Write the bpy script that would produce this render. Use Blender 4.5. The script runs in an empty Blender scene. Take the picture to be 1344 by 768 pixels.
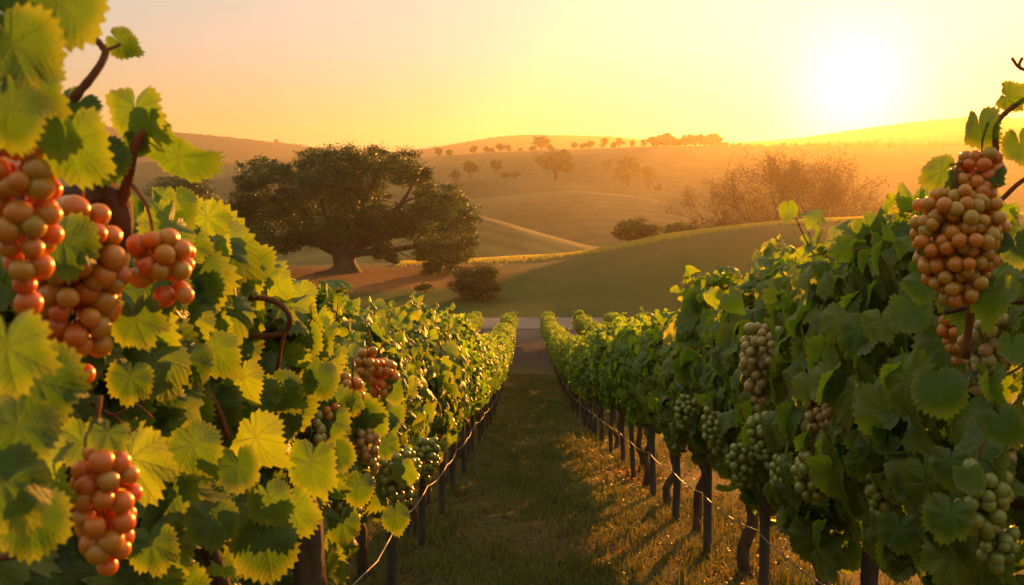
import bpy, math, random
import numpy as np
from mathutils import Vector, Matrix

R = math.radians
rng = np.random.default_rng(7)
random.seed(7)
scene = bpy.context.scene
COL = scene.collection

# ------------------------------------------------------------------ camera
F = 1200.0                     # focal length in photograph pixels
CZ = 1.2                       # eye height above the grass
PITCH = math.atan(84.0 / F)    # looking slightly down the slope
cd = bpy.data.cameras.new('camera')
cam = bpy.data.objects.new('camera', cd)
COL.objects.link(cam)
cam.location = (0, 0, CZ)
cam.rotation_euler = (math.pi / 2 - PITCH, 0, 0)
cd.sensor_width = 36.0
cd.lens = 36.0 * F / 1344.0
cd.clip_start = 0.02
cd.clip_end = 8000
cd.dof.use_dof = True
cd.dof.focus_distance = 5.5
cd.dof.aperture_fstop = 10.0
scene.camera = cam


def ray(px, py):
    x, y = (px - 672.0) / F, (384.0 - py) / F
    c, s = math.cos(PITCH), math.sin(PITCH)
    return Vector((x, c + y * s, y * c - s))


def P(px, py, Y):
    """world point seen at photograph pixel (px, py) at forward distance Y"""
    d = ray(px, py)
    return Vector((d.x / d.y * Y, Y, CZ + d.z / d.y * Y))


def S(n, Y):                    # n photograph pixels at distance Y, in metres
    return n / F * Y


# ------------------------------------------------------------------ sky, sun, exposure
SUN = ray(1185, 128).normalized()
GLOW = ray(1122, 124).normalized()
SUN_EL = math.asin(SUN.z)
SUN_AZ = math.atan2(SUN.x, SUN.y)      # from +Y towards +X
w = bpy.data.worlds.new('World')
scene.world = w
w.use_nodes = True
nt = w.node_tree
nt.nodes.clear()


def N(tree, typ, **kw):
    n = tree.nodes.new(typ)
    for k, v in kw.items():
        if k == 'ins':
            for a, b in v.items():
                n.inputs[a].default_value = b
        else:
            setattr(n, k, v)
    return n


def L(tree, a, b):
    tree.links.new(a, b)


def M_(tree, op, a, b=None, c=None, clamp=False):
    n = tree.nodes.new('ShaderNodeMath')
    n.operation = op
    n.use_clamp = clamp
    for i, v in enumerate((a, b, c)):
        if v is None:
            continue
        if isinstance(v, (int, float)):
            n.inputs[i].default_value = v
        else:
            tree.links.new(v, n.inputs[i])
    return n.outputs[0]


def MIX(tree, fac, a, b, blend='MIX'):
    n = tree.nodes.new('ShaderNodeMix')
    n.data_type = 'RGBA'
    n.blend_type = blend
    for sock, v in ((n.inputs[0], fac), (n.inputs[6], a), (n.inputs[7], b)):
        if isinstance(v, (int, float)):
            sock.default_value = v
        elif isinstance(v, tuple):
            sock.default_value = v if len(v) == 4 else (*v, 1)
        else:
            tree.links.new(v, sock)
    return n.outputs[2]


def RAMP(tree, fac, stops, interp='LINEAR'):
    n = tree.nodes.new('ShaderNodeValToRGB')
    n.color_ramp.interpolation = interp
    el = n.color_ramp.elements
    while len(el) < len(stops):
        el.new(0.5)
    for e, (p, c) in zip(el, stops):
        e.position = p
        e.color = (*c, 1)
    tree.links.new(fac, n.inputs[0])
    return n.outputs[0]


SKY_GAIN = 1.0
sky = N(nt, 'ShaderNodeTexSky', sky_type='NISHITA', sun_disc=False, sun_elevation=SUN_EL,
        sun_rotation=SUN_AZ, altitude=100, air_density=1.6, dust_density=5.0, ozone_density=0.3)
tc = N(nt, 'ShaderNodeTexCoord')
sep = N(nt, 'ShaderNodeSeparateXYZ')
L(nt, tc.outputs['Generated'], sep.inputs[0])
dot = N(nt, 'ShaderNodeVectorMath', operation='DOT_PRODUCT')
L(nt, tc.outputs['Generated'], dot.inputs[0])
dot.inputs[1].default_value = GLOW
# golden evening band over the horizon, cream higher up, overhead brightened as unseen fill light
elev = M_(nt, 'MAXIMUM', sep.outputs[2], 0.0)
band = RAMP(nt, elev, [(0.0, (3.6, 2.2, 0.5)), (0.10, (3.8, 2.7, 0.85)), (0.19, (3.4, 3.4, 2.9)),
                       (0.30, (2.1, 3.95, 3.7)), (0.6, (5.2, 5.0, 3.9)), (1.0, (4.8, 4.8, 4.0))])
away = M_(nt, 'MULTIPLY_ADD', dot.outputs['Value'], 0.16, 0.80, clamp=True)   # dimmer away from the sun
band = MIX(nt, 1.0, band, away, 'MULTIPLY')
sky_t = MIX(nt, 1.0, sky.outputs[0], (0.34, 0.11, 0.20), 'MULTIPLY')
base = MIX(nt, 0.86, sky_t, band)
g1 = M_(nt, 'POWER', M_(nt, 'MAXIMUM', dot.outputs['Value'], 0.0), 600.0)
g2 = M_(nt, 'POWER', M_(nt, 'MAXIMUM', dot.outputs['Value'], 0.0), 42.0)
g3 = M_(nt, 'POWER', M_(nt, 'MAXIMUM', dot.outputs['Value'], 0.0), 14.0)
glow = MIX(nt, g1, (0, 0, 0), (4, 4, 3.6))
glow = MIX(nt, 1.0, glow, MIX(nt, g2, (0, 0, 0), (1.6, 1.15, 0.8)), 'ADD')
glow = MIX(nt, 1.0, glow, MIX(nt, g3, (0, 0, 0), (0.9, 0.02, 0.55)), 'ADD')
tot = MIX(nt, 1.0, base, glow, 'ADD')
bg = N(nt, 'ShaderNodeBackground', ins={'Strength': 0.06})
L(nt, tot, bg.inputs[0])
L(nt, bg.outputs[0], N(nt, 'ShaderNodeOutputWorld').inputs[0])

sd = bpy.data.lights.new('sun', 'SUN')
sd.energy = 5.0
sd.color = (1.0, 0.37, 0.05)
sd.angle = R(0.6)
so = bpy.data.objects.new('sun', sd)
COL.objects.link(so)
so.rotation_euler = SUN.to_track_quat('Z', 'Y').to_euler()
so.location = SUN * 50

vs = scene.view_settings
vs.view_transform = 'Standard'
vs.look = 'None'
vs.exposure = 1.72
vs.gamma = 1.0
vs.use_curve_mapping = False
cy = scene.cycles
cy.use_denoising = True
cy.max_bounces = 6
cy.diffuse_bounces = 3
cy.glossy_bounces = 2
cy.transmission_bounces = 4
cy.transparent_max_bounces = 4
cy.volume_bounces = 0
cy.caustics_reflective = False
cy.caustics_refractive = False
cy.sample_clamp_indirect = 4.0
scene.render.use_persistent_data = False

HAZE_DENSITY = 0.00021
HAZE_G = 0.66


# ------------------------------------------------------------------ object helpers
def tag(o, label=None, cat=None, group=None, kind=None):
    if label:
        o['label'] = label
    if cat:
        o['category'] = cat
    if group:
        o['group'] = group
    if kind:
        o['kind'] = kind
    return o


def empty(name, loc, label, cat, group=None):
    o = bpy.data.objects.new(name, None)
    o.empty_display_size = 0.1
    COL.objects.link(o)
    o.location = loc
    return tag(o, label, cat, group)


def mesh(name, verts, faces, uv=None, rnd=None, smooth=True, mats=()):
    """verts (n,3); faces: list of int arrays (m,k); uv (n,2) per vertex; rnd (n,) per vertex"""
    me = bpy.data.meshes.new(name)
    verts = np.asarray(verts, dtype=np.float32)
    fl = [np.asarray(f, dtype=np.int32) for f in faces if len(f)]
    loops = np.concatenate([f.ravel() for f in fl])
    sizes = np.concatenate([np.full(len(f), f.shape[1], dtype=np.int32) for f in fl])
    starts = np.concatenate([[0], np.cumsum(sizes)[:-1]]).astype(np.int32)
    me.vertices.add(len(verts))
    me.vertices.foreach_set('co', verts.ravel())
    me.loops.add(len(loops))
    me.loops.foreach_set('vertex_index', loops)
    me.polygons.add(len(sizes))
    me.polygons.foreach_set('loop_start', starts)
    if uv is not None:
        l = me.uv_layers.new(name='UVMap')
        l.data.foreach_set('uv', np.asarray(uv, dtype=np.float32)[loops].ravel())
    if rnd is not None:
        a = me.attributes.new('rnd', 'FLOAT', 'POINT')
        a.data.foreach_set('value', np.asarray(rnd, dtype=np.float32))
    me.update(calc_edges=True)
    if smooth:
        me.polygons.foreach_set('use_smooth', np.ones(len(sizes), dtype=bool))
    for m in mats:
        me.materials.append(m)
    return me


def link(name, me, parent=None, loc=None):
    o = bpy.data.objects.new(name, me)
    COL.objects.link(o)
    if parent is not None:
        o.parent = parent
    if loc is not None:
        o.location = loc
    return o


class MB:
    """collects pieces into one mesh"""
    def __init__(s):
        s.v, s.f, s.u, s.r, s.n = [], [], [], [], 0

    def add(s, v, faces, uv=None, rnd=0.5):
        v = np.asarray(v, dtype=float)
        s.v.append(v)
        for f in faces:
            f = np.asarray(f)
            if len(f):
                s.f.append(f + s.n)
        s.u.append(np.zeros((len(v), 2)) if uv is None else np.asarray(uv, dtype=float))
        s.r.append(np.full(len(v), rnd) if np.isscalar(rnd) else np.asarray(rnd, dtype=float))
        s.n += len(v)

    def mesh(s, name, mat, smooth=True):
        return mesh(name, np.concatenate(s.v), s.f, np.concatenate(s.u), np.concatenate(s.r), smooth, [mat])


def tube(mb, pts, rad, k=8, rough=0.0, caps=True, rnd=0.5, seed=0):
    pts = np.asarray(pts, dtype=float)
    n = len(pts)
    rad = np.full(n, rad, dtype=float) if np.isscalar(rad) else np.asarray(rad, dtype=float)
    tan = np.gradient(pts, axis=0)
    tan /= np.linalg.norm(tan, axis=1)[:, None] + 1e-9
    ref = np.array([0.31, 0.17, 0.93]) if abs(tan[0] @ np.array([0.31, 0.17, 0.93])) < 0.9 else np.array([1.0, 0, 0])
    V = []
    rr = np.random.default_rng(seed + n)
    ph = rr.uniform(0, 6.28, 4)
    a = np.linspace(0, 2 * np.pi, k, endpoint=False)
    u = None
    for i in range(n):
        t = tan[i]
        if u is None:
            u = np.cross(ref, t)
        u = u - t * (u @ t)
        u /= np.linalg.norm(u) + 1e-9
        b = np.cross(t, u)
        r = rad[i] * (1 + rough * (np.sin(2 * a + ph[0] + i * 0.5) * 0.5 + np.sin(3 * a + ph[1] - i * 0.9) * 0.35
                                   + rr.uniform(-0.5, 0.5, k) * 0.6))
        V.append(pts[i] + np.outer(np.cos(a) * r, u) + np.outer(np.sin(a) * r, b))
    V = np.concatenate(V)
    i0 = np.arange(n - 1)[:, None] * k + np.arange(k)[None, :]
    i1 = np.arange(n - 1)[:, None] * k + (np.arange(k)[None, :] + 1) % k
    Q = np.stack([i0, i1, i1 + k, i0 + k], axis=-1).reshape(-1, 4)
    faces = [Q]
    if caps:
        faces.append(np.arange(k)[::-1][None, :])
        faces.append((np.arange(k) + (n - 1) * k)[None, :])
    L_ = np.linspace(0, 1, n).repeat(k)
    mb.add(V, faces, np.stack([np.tile(a / 6.283, n), L_], 1), rnd)


def spline(pts, n):
    """Catmull-Rom through pts"""
    p = np.asarray([tuple(q) for q in pts], dtype=float)
    p = np.concatenate([[2 * p[0] - p[1]], p, [2 * p[-1] - p[-2]]])
    m = len(p) - 3
    out = []
    for t in np.linspace(0, m - 1e-6, n):
        i = int(t)
        f = t - i
        a, b, c, d = p[i], p[i + 1], p[i + 2], p[i + 3]
        out.append(0.5 * (2 * b + (c - a) * f + (2 * a - 5 * b + 4 * c - d) * f * f + (3 * b - a - 3 * c + d) * f ** 3))
    return np.array(out)


# ------------------------------------------------------------------ materials
def mat(name):
    m = bpy.data.materials.new(name)
    m.use_nodes = True
    t = m.node_tree
    t.nodes.clear()
    return m, t


def bump(t, h, strength, dist=0.02):
    b = N(t, 'ShaderNodeBump', ins={'Strength': strength, 'Distance': dist})
    L(t, h, b.inputs['Height'])
    return b.outputs[0]


def noise(t, scale, detail=4, vec=None, rough=0.6):
    n = N(t, 'ShaderNodeTexNoise', ins={'Scale': scale, 'Detail': detail, 'Roughness': rough})
    if vec is not None:
        L(t, vec, n.inputs['Vector'])
    return n.outputs['Fac']


def leaf_material(name, stops, trans, tfac, veins=True, gain=1.0):
    m, t = mat(name)
    at = N(t, 'ShaderNodeAttribute', attribute_name='rnd')
    oi = N(t, 'ShaderNodeObjectInfo')
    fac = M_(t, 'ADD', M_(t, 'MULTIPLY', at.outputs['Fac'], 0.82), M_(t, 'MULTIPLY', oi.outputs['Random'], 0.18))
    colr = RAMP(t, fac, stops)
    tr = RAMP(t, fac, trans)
    pos = N(t, 'ShaderNodeTexCoord').outputs['Object']
    height = None
    if veins:
        uv = N(t, 'ShaderNodeUVMap').outputs[0]
        sp = N(t, 'ShaderNodeSeparateXYZ')
        L(t, uv, sp.inputs[0])
        a = M_(t, 'ARCTAN2', sp.outputs[0], sp.outputs[1])
        r = M_(t, 'SQRT', M_(t, 'ADD', M_(t, 'MULTIPLY', sp.outputs[0], sp.outputs[0]), M_(t, 'MULTIPLY', sp.outputs[1], sp.outputs[1])))
        da = M_(t, 'SUBTRACT', M_(t, 'FLOORED_MODULO', M_(t, 'ADD', a, R(26)), R(52)), R(26))
        s = M_(t, 'ABSOLUTE', M_(t, 'MULTIPLY', r, M_(t, 'SINE', da)))
        c = M_(t, 'MULTIPLY', r, M_(t, 'COSINE', da))
        mr = N(t, 'ShaderNodeMapRange', interpolation_type='SMOOTHSTEP')
        L(t, s, mr.inputs[0])
        mr.inputs[1].default_value = 0.020
        mr.inputs[2].default_value = 0.004
        v1 = mr.outputs[0]
        q = M_(t, 'MULTIPLY', M_(t, 'SUBTRACT', c, M_(t, 'MULTIPLY', s, 1.15)), 9.0)
        pp = M_(t, 'ABSOLUTE', M_(t, 'SUBTRACT', M_(t, 'FRACT', q), 0.5))
        mr2 = N(t, 'ShaderNodeMapRange', interpolation_type='SMOOTHSTEP')
        L(t, pp, mr2.inputs[0])
        mr2.inputs[1].default_value = 0.09
        mr2.inputs[2].default_value = 0.02
        v2 = mr2.outputs[0]
        vein = M_(t, 'MAXIMUM', v1, M_(t, 'MULTIPLY', v2, 0.28))
        colr = MIX(t, M_(t, 'MULTIPLY', vein, 0.30), colr, (0.20, 0.24, 0.06))
        tr = MIX(t, M_(t, 'MULTIPLY', vein, 0.40), tr, (0.14, 0.18, 0.015))
        # yellowed margins, strengthened to paint in sunlit leaf rims
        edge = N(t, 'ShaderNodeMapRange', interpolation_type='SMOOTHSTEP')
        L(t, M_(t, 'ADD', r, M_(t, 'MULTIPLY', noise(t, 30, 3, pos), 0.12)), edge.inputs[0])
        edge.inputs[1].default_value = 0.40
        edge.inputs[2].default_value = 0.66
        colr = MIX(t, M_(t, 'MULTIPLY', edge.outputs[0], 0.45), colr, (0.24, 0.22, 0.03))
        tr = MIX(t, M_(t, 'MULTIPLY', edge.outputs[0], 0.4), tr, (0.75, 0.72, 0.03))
        height = M_(t, 'SUBTRACT', M_(t, 'MULTIPLY', M_(t, 'ABSOLUTE', M_(t, 'SUBTRACT', M_(t, 'FRACT', q), 0.5)), 1.0), M_(t, 'MULTIPLY', v1, 0.9))
        sp_ = N(t, 'ShaderNodeMapRange', interpolation_type='SMOOTHSTEP')
        L(t, M_(t, 'ADD', noise(t, 38, 4, pos), M_(t, 'MULTIPLY', r, 0.22)), sp_.inputs[0])
        sp_.inputs[1].default_value = 0.74
        sp_.inputs[2].default_value = 0.82
        colr = MIX(t, M_(t, 'MULTIPLY', sp_.outputs[0], 0.8), colr, (0.13, 0.065, 0.02))
        tr = MIX(t, M_(t, 'MULTIPLY', sp_.outputs[0], 0.8), tr, (0.20, 0.09, 0.02))
        nz = noise(t, 55, 3, pos)
        colr = MIX(t, 0.35, colr, MIX(t, nz, (0.02, 0.04, 0.008), (0.16, 0.20, 0.04)))
    b = N(t, 'ShaderNodeBsdfPrincipled', ins={'Roughness': 0.48, 'Specular IOR Level': 0.35})
    L(t, colr, b.inputs['Base Color'])
    tl = N(t, 'ShaderNodeBsdfTranslucent')
    L(t, tr, tl.inputs['Color'])
    if height is not None:
        nb = bump(t, M_(t, 'ADD', M_(t, 'MULTIPLY', height, 0.5), noise(t, 28, 3, pos)), 0.5, 0.004)
        L(t, nb, b.inputs['Normal'])
        L(t, nb, tl.inputs['Normal'])
    ms = N(t, 'ShaderNodeMixShader', ins={0: tfac})
    L(t, b.outputs[0], ms.inputs[1])
    L(t, tl.outputs[0], ms.inputs[2])
    L(t, ms.outputs[0], N(t, 'ShaderNodeOutputMaterial').inputs[0])
    return m


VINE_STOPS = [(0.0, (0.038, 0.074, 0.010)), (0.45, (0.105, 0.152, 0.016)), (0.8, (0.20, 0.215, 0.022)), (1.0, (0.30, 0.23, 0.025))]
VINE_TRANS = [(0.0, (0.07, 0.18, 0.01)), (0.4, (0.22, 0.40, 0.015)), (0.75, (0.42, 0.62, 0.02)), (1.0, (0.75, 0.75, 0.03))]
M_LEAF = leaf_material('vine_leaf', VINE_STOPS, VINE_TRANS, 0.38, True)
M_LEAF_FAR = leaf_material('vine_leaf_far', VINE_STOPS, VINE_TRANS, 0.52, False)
M_OAK = leaf_material('oak_leaf', [(0, (0.018, 0.054, 0.012)), (0.6, (0.042, 0.095, 0.020)), (1, (0.09, 0.125, 0.03))],
                      [(0, (0.03, 0.07, 0.01)), (0.6, (0.08, 0.14, 0.018)), (1, (0.24, 0.28, 0.03))], 0.28, False)
M_BUSH = leaf_material('bush_leaf', [(0, (0.025, 0.05, 0.012)), (0.6, (0.05, 0.08, 0.018)), (1, (0.10, 0.12, 0.025))],
                       [(0, (0.07, 0.08, 0.01)), (0.6, (0.16, 0.14, 0.02)), (1, (0.28, 0.18, 0.03))], 0.35, False)
M_DRY = leaf_material('dry_leaf', [(0, (0.08, 0.05, 0.02)), (0.6, (0.12, 0.08, 0.03)), (1, (0.18, 0.10, 0.035))],
                      [(0, (0.22, 0.12, 0.02)), (0.6, (0.32, 0.16, 0.02)), (1, (0.42, 0.20, 0.03))], 0.45, False)
M_THIN = leaf_material('thin_leaf', [(0, (0.035, 0.022, 0.009)), (1, (0.08, 0.045, 0.015))], [(0, (0.07, 0.03, 0.006)), (1, (0.16, 0.07, 0.012))], 0.35, False)
M_GRASS = leaf_material('grass_blade', [(0, (0.06, 0.11, 0.018)), (0.55, (0.14, 0.17, 0.03)), (1, (0.30, 0.22, 0.06))],
                        [(0, (0.07, 0.10, 0.01)), (0.55, (0.20, 0.17, 0.02)), (1, (0.36, 0.22, 0.04))], 0.4, False)


M_LITGRASS = leaf_material('lit_grass_blade', [(0, (0.12, 0.11, 0.03)), (1, (0.32, 0.24, 0.07))], [(0, (0.45, 0.40, 0.05)), (1, (0.80, 0.62, 0.10))], 0.55, False)  # brighter copy of the grass; the crest's sunlit rim is put into its colour


def bark_material(name, c1, c2, scale, st=0.8):
    m, t = mat(name)
    pos = N(t, 'ShaderNodeTexCoord').outputs['Object']
    mp = N(t, 'ShaderNodeMapping')
    mp.inputs['Scale'].default_value = (1, 1, 0.22)
    L(t, pos, mp.inputs[0])
    n = noise(t, scale, 6, mp.outputs[0], 0.7)
    v = N(t, 'ShaderNodeTexVoronoi', ins={'Scale': scale * 0.8})
    L(t, mp.outputs[0], v.inputs['Vector'])
    h = M_(t, 'ADD', n, M_(t, 'MULTIPLY', v.outputs['Distance'], 0.6))
    colr = RAMP(t, h, [(0.3, c1), (0.9, c2)])
    b = N(t, 'ShaderNodeBsdfPrincipled', ins={'Roughness': 0.85, 'Specular IOR Level': 0.2})
    L(t, colr, b.inputs['Base Color'])
    L(t, bump(t, h, st, 0.02), b.inputs['Normal'])
    L(t, b.outputs[0], N(t, 'ShaderNodeOutputMaterial').inputs[0])
    return m


M_VBARK = bark_material('vine_bark', (0.030, 0.018, 0.012), (0.13, 0.075, 0.045), 40)
M_CANE = bark_material('vine_cane', (0.07, 0.025, 0.012), (0.20, 0.075, 0.03), 60, 0.4)
M_BARK = bark_material('tree_bark', (0.025, 0.018, 0.013), (0.085, 0.060, 0.042), 3)
M_POST = bark_material('post_wood', (0.035, 0.026, 0.020), (0.11, 0.085, 0.065), 25)


def berry_material(name, stops):
    m, t = mat(name)
    at = N(t, 'ShaderNodeAttribute', attribute_name='rnd')
    oi = N(t, 'ShaderNodeObjectInfo')
    fac = M_(t, 'ADD', M_(t, 'MULTIPLY', at.outputs['Fac'], 0.6), M_(t, 'MULTIPLY', oi.outputs['Random'], 0.4))
    c = RAMP(t, fac, stops)
    pos = N(t, 'ShaderNodeTexCoord').outputs['Object']
    bl = noise(t, 90, 4, pos)
    blm = N(t, 'ShaderNodeMapRange')
    L(t, bl, blm.inputs[0])
    blm.inputs[1].default_value = 0.45
    blm.inputs[2].default_value = 0.75
    c = MIX(t, M_(t, 'MULTIPLY', blm.outputs[0], 0.14), c, (0.46, 0.30, 0.12))
    b = N(t, 'ShaderNodeBsdfPrincipled', ins={'Roughness': 0.42, 'Specular IOR Level': 0.6, 'Subsurface Weight': 0.85,
                                              'Subsurface Scale': 0.022})
    b.inputs['Subsurface Radius'].default_value = (1.0, 0.6, 0.2)
    L(t, c, b.inputs['Base Color'])
    L(t, M_(t, 'MULTIPLY_ADD', bl, 0.3, 0.18), b.inputs['Roughness'])
    L(t, b.outputs[0], N(t, 'ShaderNodeOutputMaterial').inputs[0])
    return m


M_AMBER = berry_material('amber_grape', [(0, (0.40, 0.24, 0.025)), (0.3, (0.48, 0.21, 0.018)), (0.6, (0.56, 0.17, 0.012)), (1, (0.55, 0.10, 0.008))])
M_PALE = berry_material('pale_grape', [(0, (0.30, 0.30, 0.09)), (0.5, (0.40, 0.29, 0.10)), (1, (0.40, 0.19, 0.07))])
M_GREEN = berry_material('green_grape', [(0, (0.15, 0.19, 0.03)), (0.6, (0.22, 0.25, 0.045)), (1, (0.30, 0.26, 0.06))])

# ------------------------------------------------------------------ terrain heights
PROF_Y = np.array([-60, -30, 0, 10, 20, 28, 35, 42, 50, 58, 67, 80])
PROF_Z = np.array([10.1, 5.64, 1.2, -0.28, -1.76, -2.5, -3.0, -3.46, -3.85, -4.02, -4.1, -4.1]) - 1.2
_yy = np.linspace(-60, 80, 1401)
_zz = np.convolve(np.pad(np.interp(_yy, PROF_Y, PROF_Z), 40, mode='reflect', reflect_type='odd'), np.ones(81) / 81, 'valid')
YR = 115.0
RIDGE = [(-900, 356), (0, 352), (300, 352), (400, 348), (560, 346), (640, 342), (720, 338), (760, 334), (800, 327), (870, 311),
         (960, 299), (1050, 291), (1180, 286), (1344, 283), (1800, 284), (2600, 300)]
ZFAR = -15.0


def ridge_z(px, prof, D):
    py = np.interp(px, [p[0] for p in prof], [p[1] for p in prof])
    x = (384.0 - py) / F
    c, s = math.cos(PITCH), math.sin(PITCH)
    return CZ + (x * c - s) / (c + x * s) * D


def smooth_ridge(prof, D, lo, hi, n, win=41):
    px = np.linspace(lo, hi, n)
    z = ridge_z(px, prof, D)
    k = np.hanning(win)
    k /= k.sum()
    return px, np.convolve(np.pad(z, win // 2, mode='edge'), k, 'valid')


_rpx, _rz = smooth_ridge(RIDGE, YR, -900, 2600, 1751, 61)
_rx = (_rpx - 672) / F * YR


def ground_z(x, y):
    x = np.asarray(x, dtype=float)
    y = np.asarray(y, dtype=float)
    z0 = np.interp(y, _yy, _zz)
    zr = np.interp(x, _rx, _rz)
    s = np.clip((y - 68) / (YR - 68), 0, 1)
    sh = np.sin(s * np.pi / 2) ** 1.35
    z1 = z0 * (1 - sh) + zr * sh
    s2 = np.clip((y - YR) / 50, 0, 1)
    z2 = zr + (ZFAR - zr) * (1 - np.cos(s2 * np.pi)) / 2
    z = np.where(y < YR, z1, z2)
    z = z + 0.12 * np.sin(x * 0.35 + 1.3) * np.sin(y * 0.22) * np.clip((y - 66) / 15, 0, 1) * np.clip((140 - y) / 20, 0, 1)
    return z


def gz(x, y):
    return float(ground_z(x, y))


TREE = P(452, 357, 100)


def axis(segs):
    out = []
    for a, b, n in segs:
        out += list(np.linspace(a, b, n, endpoint=False))
    out.append(segs[-1][1])
    return np.array(out)


def grid_mesh(name, X, Y, Z, m):
    ny, nx = X.shape
    v = np.stack([X.ravel(), Y.ravel(), Z.ravel()], 1)
    i = np.arange(ny - 1)[:, None] * nx + np.arange(nx - 1)[None, :]
    q = np.stack([i, i + 1, i + 1 + nx, i + nx], -1).reshape(-1, 4)
    return mesh(name, v, [q], mats=[m])


# ground material: soil and grass patches in the vineyard, gravel lane at its end, lawn on the rise, red earth under the oak
def ground_material():
    m, t = mat('ground')
    geo = N(t, 'ShaderNodeNewGeometry')
    pos = geo.outputs['Position']
    sp = N(t, 'ShaderNodeSeparateXYZ')
    L(t, pos, sp.inputs[0])
    x, y = sp.outputs[0], sp.outputs[1]
    n1 = noise(t, 1.1, 5, pos)
    n2 = noise(t, 9.0, 6, pos, 0.7)
    n3 = noise(t, 60.0, 4, pos, 0.7)
    soil = RAMP(t, M_(t, 'ADD', M_(t, 'MULTIPLY', n2, 0.6), M_(t, 'MULTIPLY', n3, 0.4)),
                [(0.3, (0.11, 0.066, 0.03)), (0.55, (0.24, 0.145, 0.06)), (0.75, (0.38, 0.24, 0.10))])
    gras = RAMP(t, n2, [(0.3, (0.08, 0.10, 0.020)), (0.7, (0.17, 0.18, 0.042))])
    k = N(t, 'ShaderNodeMapRange', interpolation_type='SMOOTHSTEP')
    L(t, M_(t, 'ADD', M_(t, 'MULTIPLY', n1, 0.7), M_(t, 'MULTIPLY', n2, 0.3)), k.inputs[0])
    k.inputs[1].default_value = 0.40
    k.inputs[2].default_value = 0.58
    vine = MIX(t, k.outputs[0], gras, soil)
    far = N(t, 'ShaderNodeMapRange', interpolation_type='SMOOTHSTEP')
    L(t, M_(t, 'ADD', y, M_(t, 'ADD', M_(t, 'MULTIPLY', n1, 8.0), M_(t, 'MULTIPLY', n2, 7.0))), far.inputs[0])
    far.inputs[1].default_value = 39
    far.inputs[2].default_value = 47
    gravel = RAMP(t, n3, [(0.3, (0.06, 0.052, 0.05)), (0.7, (0.12, 0.105, 0.10))])
    vine = MIX(t, far.outputs[0], vine, gravel)
    lawn = RAMP(t, M_(t, 'ADD', M_(t, 'MULTIPLY', noise(t, 0.09, 4, pos), 0.6), M_(t, 'MULTIPLY', noise(t, 3.0, 5, pos, 0.8), 0.4)),
                [(0.35, (0.020, 0.066, 0.010)), (0.5, (0.038, 0.080, 0.012)), (0.68, (0.080, 0.092, 0.02))])
    dry = RAMP(t, noise(t, 1.2, 6, pos, 0.75), [(0.3, (0.075, 0.065, 0.018)), (0.7, (0.17, 0.13, 0.04))])
    up = N(t, 'ShaderNodeMapRange', interpolation_type='SMOOTHSTEP')
    L(t, M_(t, 'ADD', y, M_(t, 'MULTIPLY', M_(t, 'SUBTRACT', noise(t, 0.15, 4, pos), 0.5), 26.0)), up.inputs[0])
    up.inputs[1].default_value = 84
    up.inputs[2].default_value = 112
    lawn = MIX(t, M_(t, 'MULTIPLY', up.outputs[0], 0.8), lawn, dry)
    # mown lines along the rise
    wv = N(t, 'ShaderNodeTexWave', bands_direction='Y', ins={'Scale': 0.55, 'Distortion': 2.0, 'Detail': 3, 'Detail Scale': 1.2})
    L(t, pos, wv.inputs['Vector'])
    lawn = MIX(t, M_(t, 'MULTIPLY', wv.outputs['Fac'], 0.38), lawn, (0.03, 0.035, 0.012))
    # red earth
    ex = M_(t, 'MULTIPLY', M_(t, 'SUBTRACT', x, TREE.x + 2.5), 1 / 17.0)
    ey = M_(t, 'MULTIPLY', M_(t, 'SUBTRACT', y, TREE.y - 4.0), 1 / 14.0)
    d = M_(t, 'SQRT', M_(t, 'ADD', M_(t, 'MULTIPLY', ex, ex), M_(t, 'MULTIPLY', ey, ey)))
    d = M_(t, 'ADD', d, M_(t, 'MULTIPLY', M_(t, 'SUBTRACT', noise(t, 0.22, 5, pos), 0.5), 0.7))
    e = N(t, 'ShaderNodeMapRange', interpolation_type='SMOOTHSTEP')
    L(t, d, e.inputs[0])
    e.inputs[1].default_value = 1.12
    e.inputs[2].default_value = 0.82
    red = RAMP(t, noise(t, 1.6, 6, pos, 0.8), [(0.3, (0.12, 0.045, 0.018)), (0.55, (0.24, 0.09, 0.03)), (0.75, (0.34, 0.15, 0.05))])
    lawn = MIX(t, e.outputs[0], lawn, red)
    z = N(t, 'ShaderNodeMapRange', interpolation_type='SMOOTHSTEP')
    L(t, M_(t, 'ADD', y, n1), z.inputs[0])
    z.inputs[1].default_value = 66
    z.inputs[2].default_value = 68
    c = MIX(t, z.outputs[0], vine, lawn)
    b = N(t, 'ShaderNodeBsdfPrincipled', ins={'Roughness': 0.95, 'Specular IOR Level': 0.1})
    L(t, c, b.inputs['Base Color'])
    hh = M_(t, 'ADD', n2, M_(t, 'MULTIPLY', n3, 0.5))
    L(t, bump(t, hh, 1.0, 0.08), b.inputs['Normal'])
    L(t, b.outputs[0], N(t, 'ShaderNodeOutputMaterial').inputs[0])
    return m


M_GROUND = ground_material()
gx = axis([(-4000, -160, 12), (-160, -40, 60), (-40, -6, 40), (-6, 6, 60), (6, 40, 40), (40, 160, 60), (160, 4000, 12)])
gy = axis([(-40, 0, 20), (0, 30, 90), (30, 70, 60), (70, 170, 120), (170, 1850, 12)])
GX, GY = np.meshgrid(gx, gy)
GZ = ground_z(GX, GY) + np.where(GY < 30, 0.02 * np.sin(GX * 5.1 + 2 * np.sin(GY * 1.3)) * np.sin(GY * 2.3), 0)
tag(link('ground', grid_mesh('ground', GX, GY, GZ, M_GROUND)), kind='structure')


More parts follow.
